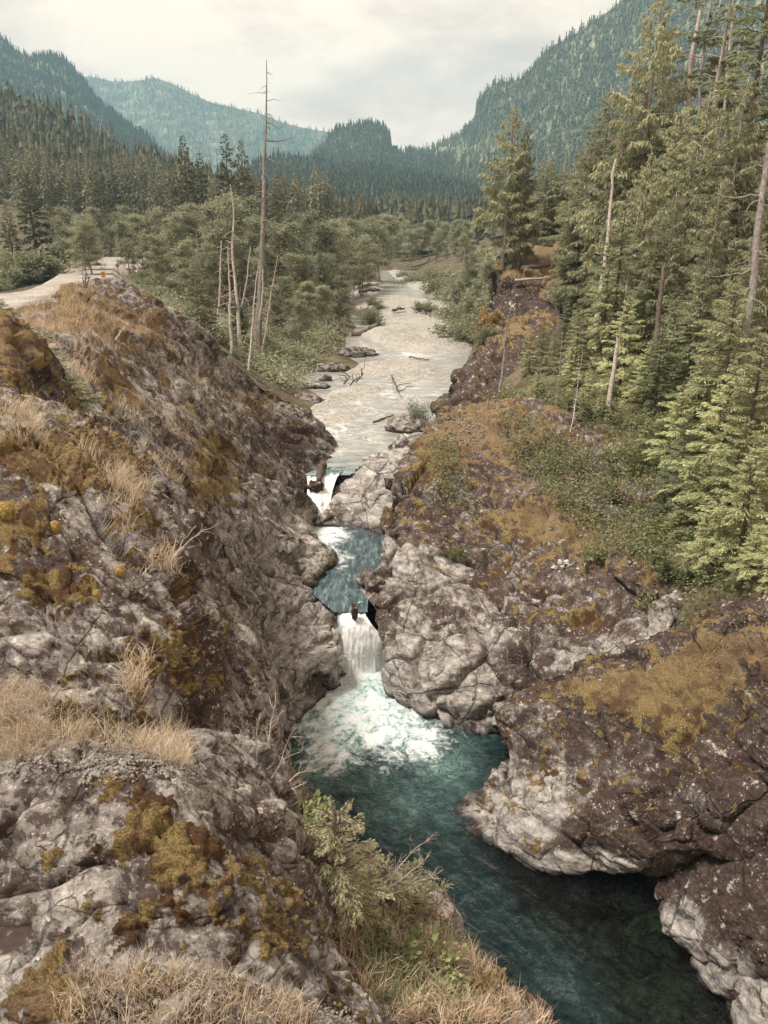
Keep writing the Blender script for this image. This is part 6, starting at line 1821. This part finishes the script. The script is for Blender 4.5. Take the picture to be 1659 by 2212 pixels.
def log(a, b, r0, r1, label, mat='log_dark', seed=0, nbr=0, rootwad=False, cat='log', name='log'):
    r = np.random.RandomState(seed)
    A, B = np.array(a, float), np.array(b, float); t = np.linspace(0, 1, 10)
    sp = (B - A)[None] * t[:, None]; sp[1:-1] += r.normal(0, r0 * .25, (8, 3))
    V, Q, T = tube(sp, r0 * (1 - t) + r1 * t, 9)
    V += .12 * r0 * fbm(V / r0 + seed, 3)[:, None]
    ring = V[:9]; V = np.concatenate([V, ring.mean(0)[None]]); T = np.concatenate([T, np.stack([(np.arange(9) + 1) % 9, np.arange(9), np.full(9, len(V) - 1)], 1)])
    root = bpy.data.objects.new(name, None); COL.objects.link(root); root.location = A
    root['label'] = label; root['category'] = cat
    link('stem', new_mesh('stem', V, Q, T, [M[mat]]), parent=root)
    if rootwad:
        for k in range(7):
            a_ = r.uniform(0, 6.28); u = np.array([r.normal(0, .3), math.cos(a_), math.sin(a_)])
            s = np.linspace(0, 1, 4)[:, None]
            link('root', MB_tube(sp[-1] + u * s * r0 * 3.2 + np.array([.3, 0, 0]) * s ** 2, np.linspace(r0 * .5, .03, 4), mat), parent=root)
    for k in range(nbr):
        o = sp[r.randint(2, 9)]; u = unit(r.normal(0, 1, 3)); u[2] = abs(u[2])
        s = np.linspace(0, 1, 4)[:, None]; ln = o + u * s * r.uniform(.5, 1.6); ln[1:] += r.normal(0, .08, (3, 3))
        link('branch', MB_tube(ln, np.linspace(.05, .015, 4), mat), parent=root)
    return root


log(Pz(764, 722, 4.2), Pz(818, 700, 4.5), .32, .26, 'big stranded log with a dark root plate at the corner of the gravel bar', 'dead_wood', 1, 0, True)
log(Pz(848, 669, 4.5), Pz(874, 666, 4.6), .2, .12, 'small dark driftwood log on the upper gravel bar', 'log_dark', 2, 2)
log(Pz(962, 677, 4.3), Pz(974, 676, 4.5), .35, .3, 'squat dark stump stranded by the right bank', 'log_dark', 3)
log(Pz(806, 912, 4.06), Pz(850, 896, 4.1), .07, .04, 'thin stick lying in the shallow river below the gravel bars', 'log_dark', 4)
log(Pz(884, 771, 4.15), Pz(927, 777, 4.15), .1, .06, 'thin bleached log between the two gravel bars', 'dead_wood', 5)
log(P(1126, 583, 69), P(1187, 572, 69), .2, .15, 'upper dark fallen pole across the golden rock knob', 'log_dark', 6)
log(P(1112, 606, 68.3), P(1204, 599, 68.3), .13, .08, 'lower pale fallen pole across the golden rock knob', 'dead_wood_white', 7)
log(Pz(772, 622, 4.6), Pz(830, 612, 5.2), .22, .12, 'tangle of bleached driftwood on the far left bar', 'dead_wood_white', 8, 12)
log(Pz(776, 630, 4.6), Pz(820, 626, 4.6), .3, .2, 'dark drift log under the bleached driftwood', 'log_dark', 9, 4)
log(Pz(686, 962, 3.8), P(688, 941, 45.5), .16, .12, 'black post-like stub standing in the river above the slab', 'log_dark', 10)
log(P(697, 1000, 39.4), P(689, 1040, 37.4), .19, .13, 'wet reddish log jammed across the lip of the upper falls', 'log_dark', 11)
log(Pz(846, 812, 4.1), Pz(862, 850, 4.5), .06, .03, 'dead twig standing off the rock in the river', 'log_dark', 12, 3)
for i, (a, b, lab) in enumerate([((742, 830), (760, 812), 'leftmost of the dead twigs in the shallows by the left bank'), ((756, 832), (775, 815), 'middle dead twig in the shallows by the left bank'),
                              ((768, 826), (790, 810), 'rightmost of the dead twigs in the shallows by the left bank')]):
    q = Pz(*a, 4.0); log(q, q + np.array([.6, .3, .55]), .06, .02, lab, 'log_dark', 20 + i, 3, name='dead_twig', cat='twig')

boulder('rock', P(766, 1322, 28.35), (.13, .12, .32), 'dark wet rock splitting the water at the lip of the main falls', cat='rock', seed=71, pale=0, dark=1.0, sub=5, amp=.5)
boulder('rock', P(682, 1052, 37.3), (.35, .3, .3), 'black rock at the top of the upper falls under the jammed log', cat='rock', seed=72, pale=0, dark=1.1, sub=5, amp=.5)
boulder('boulder', P(800, 1258, 30.2), (.5, .5, .5), 'small angular rock on the right edge of the middle pool', seed=73, pale=.4, dark=.5, sub=5)
boulder('rock', P(112, 660, 29.5), (.42, .3, .3), 'grey block beside the rusty shrub behind the mound', cat='rock', seed=74, pale=.6, dark=.2, sub=3)
boulder('rock', P(322, 735, 40), (.5, .4, .35), 'pale stone on the grassy bank right of the mound', cat='rock', seed=75, pale=1, dark=0, sub=3)

# ------------------------------------------------------------------ bare twigs, saplings, plants near the camera
def twig_tree(base, tips, mat, label, r0=.012, seed=0, sub=5, name='bare_shrub', cat='shrub', on=None):
    """a bare shrub: main stems towards given points, each with side twigs; one child object per stem"""
    r = np.random.RandomState(seed); A = np.array(base, float)
    if on is not None:
        pb = project(A[None])[0]; S_ = surf(on, pb[0], pb[1]); tips = [(np.array(B) + (S_ - A), fr) for B, fr in tips]; A = S_
    root = bpy.data.objects.new(name, None); COL.objects.link(root); root.location = A
    root['label'] = label; root['category'] = cat
    for (B, fr) in tips:
        mb = MB(); s = np.linspace(0, 1, 8); D = np.array(B, float) - A; L = np.linalg.norm(D)
        ln = D[None] * s[:, None]; ln[:, 2] += .10 * L * np.sin(s * 3.14) * fr; ln[1:] += r.normal(0, .018 * L, (7, 3))
        mb.tube(ln, np.linspace(r0, r0 * .25, 8), 5)
        for k in range(sub):
            t = r.uniform(.25, .95); o = np.array([np.interp(t, s, ln[:, i]) for i in range(3)])
            u = unit(unit(D) * .9 + r.normal(0, .6, 3)); l2 = L * r.uniform(.15, .4) * (1.2 - t)
            q = o + u * (l2 * np.linspace(0, 1, 5))[:, None]; q[1:] += r.normal(0, .03 * l2, (4, 3))
            mb.tube(q, np.linspace(r0 * .45, r0 * .15, 5), 3)
            for j in range(3):
                v = unit(u + r.normal(0, .7, 3)); q2 = q[r.randint(2, 5)] + v * (l2 * .4 * np.linspace(0, 1, 3))[:, None]
                mb.tube(q2, np.linspace(r0 * .25, r0 * .12, 3), 3)
        link('stem', mb.mesh('stem', [M[mat]]), parent=root)
    return root


twig_tree(P(545, 1760, 8.3), [(P(562, 1545, 8.3), 0), (P(700, 1635, 8.5), .6), (P(640, 1578, 8.2), .4), (P(655, 1690, 8.3), .5), (P(530, 1560, 8.2), 0), (P(600, 1500, 8.6), .2)], 'dead_wood_white',
          'leafless twiggy shrub reaching over the pool from the slope', .012, 1, 9, on=SLOPE)
twig_tree(P(360, 1222, 9.2), [(P(425, 1136, 9.3), .3), (P(472, 1132, 9.4), 1.2), (P(400, 1180, 9.1), 0)], 'dead_wood_white', 'bent white dead branch lying over the edge of the near left bluff', .013, 2, 3, 'dead_branch', 'branch')
twig_tree(P(770, 1985, 8.1), [(P(935, 1800, 8.5), .2), (P(925, 1860, 8.4), .3), (P(950, 1890, 8.4), .4)], 'dead_wood_white', 'grey dead twigs sticking out right of the cedar sapling', .010, 3, 8, on=SLOPE)
twig_tree(P(880, 1925, 8.6), [(P(1062, 2035, 8.6), .9), (P(1050, 2120, 8.5), .4), (P(1000, 2060, 8.5), .3)], 'dead_wood', 'low arching twig over the water below the cedar sapling', .009, 4, 5, on=SLOPE)
twig_tree(P(185, 625, 30.5), [(P(186, 578, 30.5), 0), (P(178, 600, 30.5), 0), (P(192, 598, 30.5), 0)], 'bark', 'small black dead shrub on top of the mound', .05, 5, 5)
twig_tree(P(250, 735, 24), [(P(290, 760, 24.5), 0), (P(275, 700, 25), .3)], 'dead_wood_white', 'bleached dead branch lying on the slab below the mound', .03, 6, 4, 'dead_branch', 'branch')

SAP = thing_tree('cedar_sapling', *conifer(400, 1.9, .85, .03, 56, 'fern', .046, 4.8), 'sapling_leaf', 'bark')
SAP2 = thing_tree('cedar_sapling', *conifer(401, 1.1, .75, .02, 36, 'fern', .046, 5.0), 'sapling_leaf', 'bark')
FER = thing_tree('hemlock_sapling', *conifer(402, 1.5, .7, .03, 60, 'hemlock', .06, 4.5), 'hemlock_leaf', 'bark')


def put_px(pr, base, top_py, label, cat='conifer', wf=1.0, tilt=(0, 0), group=None):
    px, py, d = base
    q = P(px, py, d)
    if d < 10: q = surf(SLOPE, px, py)
    rel = q - CAM; v_ = (1106 - top_py) / FPX
    s = (v_ * (rel @ Fv) - rel @ Uv) / (math.cos(PITCH) + v_ * math.sin(PITCH)) / pr['h']
    return put(pr, q - np.array([0, 0, .05]), s, s * wf, RNG.uniform(0, 6.28), label, cat, group, tilt)


put_px(SAP, (735, 1985, 8.7), 1735, 'yellow-green cedar sapling on the slope in front of the teal pool', wf=1.0)
put_px(SAP2, (800, 1950, 8.6), 1850, 'spreading yellow-green cedar bough right of the sapling', wf=1.2, tilt=(0, .3))
put_px(SAP2, (880, 1960, 8.8), 1860, 'low cedar bough nearest the water right of the sapling', wf=1.2, tilt=(0, .45))
put_px(SAP2, (700, 1900, 8.4), 1820, 'small dull cedar bough left of the sapling', wf=1.3)
put_px(FER, (435, 1410, 11.2), 1310, 'dry ferny sapling in the dark cleft behind the near left bluff', wf=1.2)
put_px(FER, (470, 1500, 12.5), 1390, 'ferny green sapling lower in the dark cleft', wf=1.3)
put_px(FER, (500, 1560, 13.0), 1470, 'lowest ferny sapling in the dark cleft beside the grey block', wf=1.2)
put_px(FER, (70, 830, 15.5), 690, 'dark green hemlock bush in the gully at the left edge', wf=1.4)
put_px(FER, (150, 900, 14.5), 790, 'dark green hemlock bush below the first in the left gully', wf=1.4)
put_px(FER, (195, 1000, 12.5), 935, 'small green hemlock at the end of the rock step', wf=1.2)
put_px(FER, (10, 740, 15), 640, 'drooping conifer bough at the left edge under the road', wf=1.2)
put_px(SAL[0], (600, 1830, 7.9), 1760, 'glossy leafy bush left of the twiggy shrub foot', 'shrub', 1.2)
put_px(SAL[1], (640, 1800, 8.6), 1730, 'olive leafy bush right of the twiggy shrub foot', 'shrub', 1.2)
put_px(SAL[2], (860, 2080, 7.9), 2020, 'small leafy bush in the straw below the sapling', 'shrub', 1.4)
put_px(SAL[0], (930, 2090, 8.0), 2035, 'small leafy bush in the straw nearer the water', 'shrub', 1.4)
RUST = dict(SAL[1]); RUST = thing_tree('rusty_shrub', *shrub(270, .8, .7, 500, .10, .5, 9, .6), 'rust_leaf', 'bark', 'stems', 'foliage')
put_px(RUST, (1085, 2150, 8.6), 2105, 'rusty red leafy sprig at the edge above the water', 'shrub')
put_px(RUST, (92, 668, 28.5), 650, 'rusty red shrub behind the mound', 'shrub')
put_px(RUST, (690, 1800, 8.9), 1745, 'reddish weed left of the sapling top', 'shrub', .8)

for px, py, s, lab in [(119, 1140, (.065, .06, .085), 'egg-shaped yellow moss cushion hanging on the near left bluff'), (260, 1236, (.06, .055, .07), 'round moss cushion right of the egg-shaped one'),
                       (207, 1284, (.05, .05, .06), 'small moss cushion low on the near left bluff'), (14, 1115, (.14, .12, .15), 'big shaggy moss cushion at the left edge of the bluff')]:
    q = surf(BLUFF, px, py)
    V, T = ICOS[5] if s[0] > .1 else ICOS[3]
    d = 1 + .16 * fbm(V * 2.5 + px, 4) + .10 * fbm(V * 9, 3)
    V2, b = rebase(V * d[:, None] * np.array(s) + q)
    link('moss_cushion', new_mesh('moss_cushion', V2, None, T, [M['moss_ball']]), b, lab, 'moss')


# ------------------------------------------------------------------ loose stones and gravel
def pebbles(pts_list, seed, s0, s1, label, mat='stone_grey', name='gravel'):
    r = np.random.RandomState(seed); VV, TT, off = [], [], 0
    bv, bt = ICOS[2]
    for p, N in pts_list:
        n = len(p)
        if n == 0: continue
        sc = np.exp(r.uniform(math.log(s0), math.log(s1), n))
        sh = r.uniform(.5, 1.3, (n, 3)) * np.array([1, 1, .7])
        jit = 1 + .35 * r.normal(0, .5, (n, len(bv))).clip(-1, 1)
        a = r.uniform(0, 6.28, n); c, s_ = np.cos(a), np.sin(a)
        v = bv[None] * jit[..., None] * (sh * sc[:, None])[:, None]
        v = np.stack([v[..., 0] * c[:, None] - v[..., 1] * s_[:, None], v[..., 0] * s_[:, None] + v[..., 1] * c[:, None], v[..., 2]], -1) + p[:, None] + N[:, None] * (sc * .3)[:, None, None]
        VV.append(v.reshape(-1, 3)); TT.append((bt[None] + (np.arange(n) * len(bv))[:, None, None]).reshape(-1, 3) + off); off += n * len(bv)
    return link(name, new_mesh(name, np.concatenate(VV), None, np.concatenate(TT), [M[mat]], smooth_=False), label=label, cat='gravel', kind='stuff')


pebbles([patch_points(BENCH, [(20, 1630), (200, 1600), (420, 1650), (430, 1690), (200, 1690), (20, 1680)], 1500, 61, .1),
         patch_points(BENCH, [(180, 1620), (330, 1620), (340, 1680), (180, 1690)], 350, 62, .1)], 61, .003, .017, 'grey broken gravel on the bench below the straw grass')
pebbles([patch_points(BENCH, [(200, 2090), (500, 2110), (760, 2180), (760, 2230), (160, 2230)], 1800, 63, .1)], 63, .003, .015, 'pale gravel and chips along the bottom edge of the ledge')
pebbles([patch_points(BLUFF, [(330, 1100), (390, 1120), (360, 1200), (320, 1160)], 160, 64), patch_points(BLUFF, [(200, 1000), (300, 1040), (260, 1080), (190, 1040)], 120, 65)], 64, .004, .016, 'pale stone chips caught on ledges of the near left bluff')
pebbles([patch_points(BIG, [(960, 900), (1040, 900), (1060, 950), (1000, 970), (950, 950)], 420, 66)], 66, .02, .08, 'blue-grey rubble patch on top of the dark bluff')
pebbles([patch_points(BIG, [(1110, 1000), (1440, 1060), (1420, 1240), (1200, 1180)], 70, 67), ground_points([(1380, 1250), (1480, 1260), (1500, 1310), (1400, 1320)], 60, 68)], 67, .03, .10, 'scattered pale stones on the right slope')

SV, ST = ICOS[2]
stone_me = []
for i in range(4):
    r = np.random.RandomState(500 + i)
    stone_me.append(new_mesh('stone', SV * (1 + .3 * r.normal(0, .6, (len(SV), 1)).clip(-1, 1)) * np.array([1, .8, .6]), None, ST, [M['riprap']], smooth_=False))
for i, (px, py) in enumerate([(1198, 1224), (1208, 1216), (1215, 1228), (1224, 1213), (1230, 1224), (1240, 1218), (1248, 1229), (1257, 1216), (1266, 1222), (1276, 1210)]):
    o = link('stone', stone_me[i % 4], surf(BIG, px, py), 'pale stone in the little rock spill, %s from the left' % ORD[i], 'stone', 'pale stones spilled above the rock wall', rot=(i, i * 2.1, i * 1.3))
    o.scale = (RNG.uniform(.08, .17),) * 3
for i, (px, py) in enumerate([(1362, 1330), (1378, 1318), (1395, 1310), (1410, 1300), (1422, 1292), (1436, 1300), (1448, 1288), (1460, 1282), (1395, 1332), (1470, 1296)]):
    q = ground_hit(px, py)
    o = link('stone', stone_me[i % 4], surf('rock_wall', px, py) if q is None else q, 'pale stone in the gully behind the huge boulder, %s in the row' % ORD[i], 'stone', 'pale stones in the gully behind the huge boulder', rot=(i, i * 1.7, i))
    o.scale = (RNG.uniform(.08, .18),) * 3
# riprap heap under the guard rail
for i in range(46):
    px, py = RNG.uniform(276, 318), RNG.uniform(562, 592)
    q = Pz(px, py, 9.0 - (py - 562) * .06 + RNG.uniform(0, .5))
    o = link('riprap_stone', stone_me[i % 4], q, 'pale angular riprap stone heaped below the guard rail', 'stone', 'riprap stones below the guard rail', rot=(i, i * 1.3, i * 2.2))
    o.scale = (RNG.uniform(.35, .75),) * 3

# droplets thrown up round the foot of the main falls
rs_ = np.random.RandomState(77); n = 350
px = rs_.normal(775, 55, n); py = rs_.uniform(1395, 1480, n)
pts_ = np.array([P(a, b, c) for a, b, c in zip(px, py, rs_.uniform(27.2, 28.6, n))])
pebbles([(pts_, np.tile([0, 0, 1.0], (n, 1)))], 77, .004, .022, 'spray of droplets at the foot of the main falls', 'spray_white', 'spray')

# ------------------------------------------------------------------ road furniture
def box_obj(name, c, size, mat, parent, rz=0.0):
    mb = MB(); mb.box(np.array(c, float), size, rz); return link(name, mb.mesh(name, [M[mat]], smooth_=False), parent=parent)


def text_mesh(body, size):
    cu = bpy.data.curves.new('lettering', 'FONT'); cu.body = body; cu.size = size; cu.align_x = 'CENTER'; cu.align_y = 'CENTER'; cu.extrude = .004
    tmp = bpy.data.objects.new('lettering', cu); COL.objects.link(tmp)
    dg = bpy.context.evaluated_depsgraph_get()
    me = bpy.data.meshes.new_from_object(tmp.evaluated_get(dg)); bpy.data.objects.remove(tmp)
    me.materials.clear(); me.materials.append(M['sign_black']); return me


def sign(px, py, d, kind, label):
    c = P(px, py, d); g = 8.9
    root = bpy.data.objects.new('road_sign', None); COL.objects.link(root); root.location = (c[0], c[1], g)
    root['label'] = label; root['category'] = 'road sign'
    hz = c[2] - g
    box_obj('post', (0, .06, hz / 2 - .2), (.08, .06, hz + .4), 'post_grey', root)
    if kind == 'diamond':
        h = .32; mb = MB()
        v = np.array([(0, y, z) for y in (-.02, .02) for z in (0,)])
        ring = [(h, 0), (0, h), (-h, 0), (0, -h)]
        V = [(a, -.02, b) for a, b in ring] + [(a, .02, b) for a, b in ring]
        me = new_mesh('panel', np.array(V), [(0, 1, 2, 3), (7, 6, 5, 4), (0, 4, 5, 1), (1, 5, 6, 2), (2, 6, 7, 3), (3, 7, 4, 0)], None, [M['sign_yellow']], smooth_=False)
        link('panel', me, (0, 0, hz), parent=root)
        for sg in (-1, 1):
            z = np.linspace(-.17, .17, 9); x = sg * (.045 + 2.2 * (z) ** 2)
            link('symbol', new_mesh('symbol', *tube(np.stack([x, np.full(9, -.03), z], 1), .026, 6), mats=[M['sign_black']]), (0, 0, hz), parent=root)
    else:
        box_obj('panel', (0, 0, hz), (.5, .04, .7), 'sign_yellow', root)
        t = link('lettering', text_mesh('30', .38), (0, -.026, hz + .08), parent=root); t.rotation_euler = (math.radians(90), 0, 0)
        t = link('lettering', text_mesh('km/h', .17), (0, -.026, hz - .2), parent=root); t.rotation_euler = (math.radians(90), 0, 0)
    return root


sign(253.5, 573.5, 104, 'diamond', 'orange-yellow diamond road sign with a black narrow-bridge symbol beside the road')
sign(222.5, 593, 92, 'rect', 'orange-yellow upright rectangular road sign with black figures in front of the gravel road')
root = bpy.data.objects.new('guard_rail', None); COL.objects.link(root)
A, B = Pz(251, 554, 9.0), Pz(291, 551.5, 9.0)
root.location = A; root['label'] = 'white guard rail on short posts at the far bend of the gravel road'; root['category'] = 'guard rail'
D = B - A; L = np.hypot(D[0], D[1]); rz = math.atan2(D[1], D[0])
box_obj('rail', (D[0] / 2, D[1] / 2, .85), (L, .25, .34), 'rail_white', root, rz)
for k in range(7):
    t = (k + .3) / 6.6
    box_obj('post', (D[0] * t, D[1] * t, .32), (.32, .24, .72), 'rail_white', root, rz)

# ------------------------------------------------------------------ air
top = 0
for o in scene.objects:
    if o.type == 'MESH':
        for c in o.bound_box:
            top = max(top, (o.matrix_basis @ Vector(c)).z)
mb = MB(); X0, X1, Y0, Y1, Z0, Z1 = -4400, 4400, -40, 3320, -7, max(top, 30) + 25
mb.box(np.array([(X0 + X1) / 2, (Y0 + Y1) / 2, (Z0 + Z1) / 2]), (X1 - X0, Y1 - Y0, Z1 - Z0))
hm, hn, hl = mat_new('haze')
ho = hn.new('ShaderNodeOutputMaterial'); hv = hn.new('ShaderNodeVolumePrincipled')
hv.inputs['Color'].default_value = (0.47, 0.82, 1.0, 1)
hv.inputs['Density'].default_value = 0.00024
hv.inputs['Anisotropy'].default_value = 0.0
hl.new(hv.outputs[0], ho.inputs['Volume'])
me = mb.mesh('haze', [hm], smooth_=False)
link('haze', me, kind='stuff', label='pale blue air haze filling the valley', cat='haze')
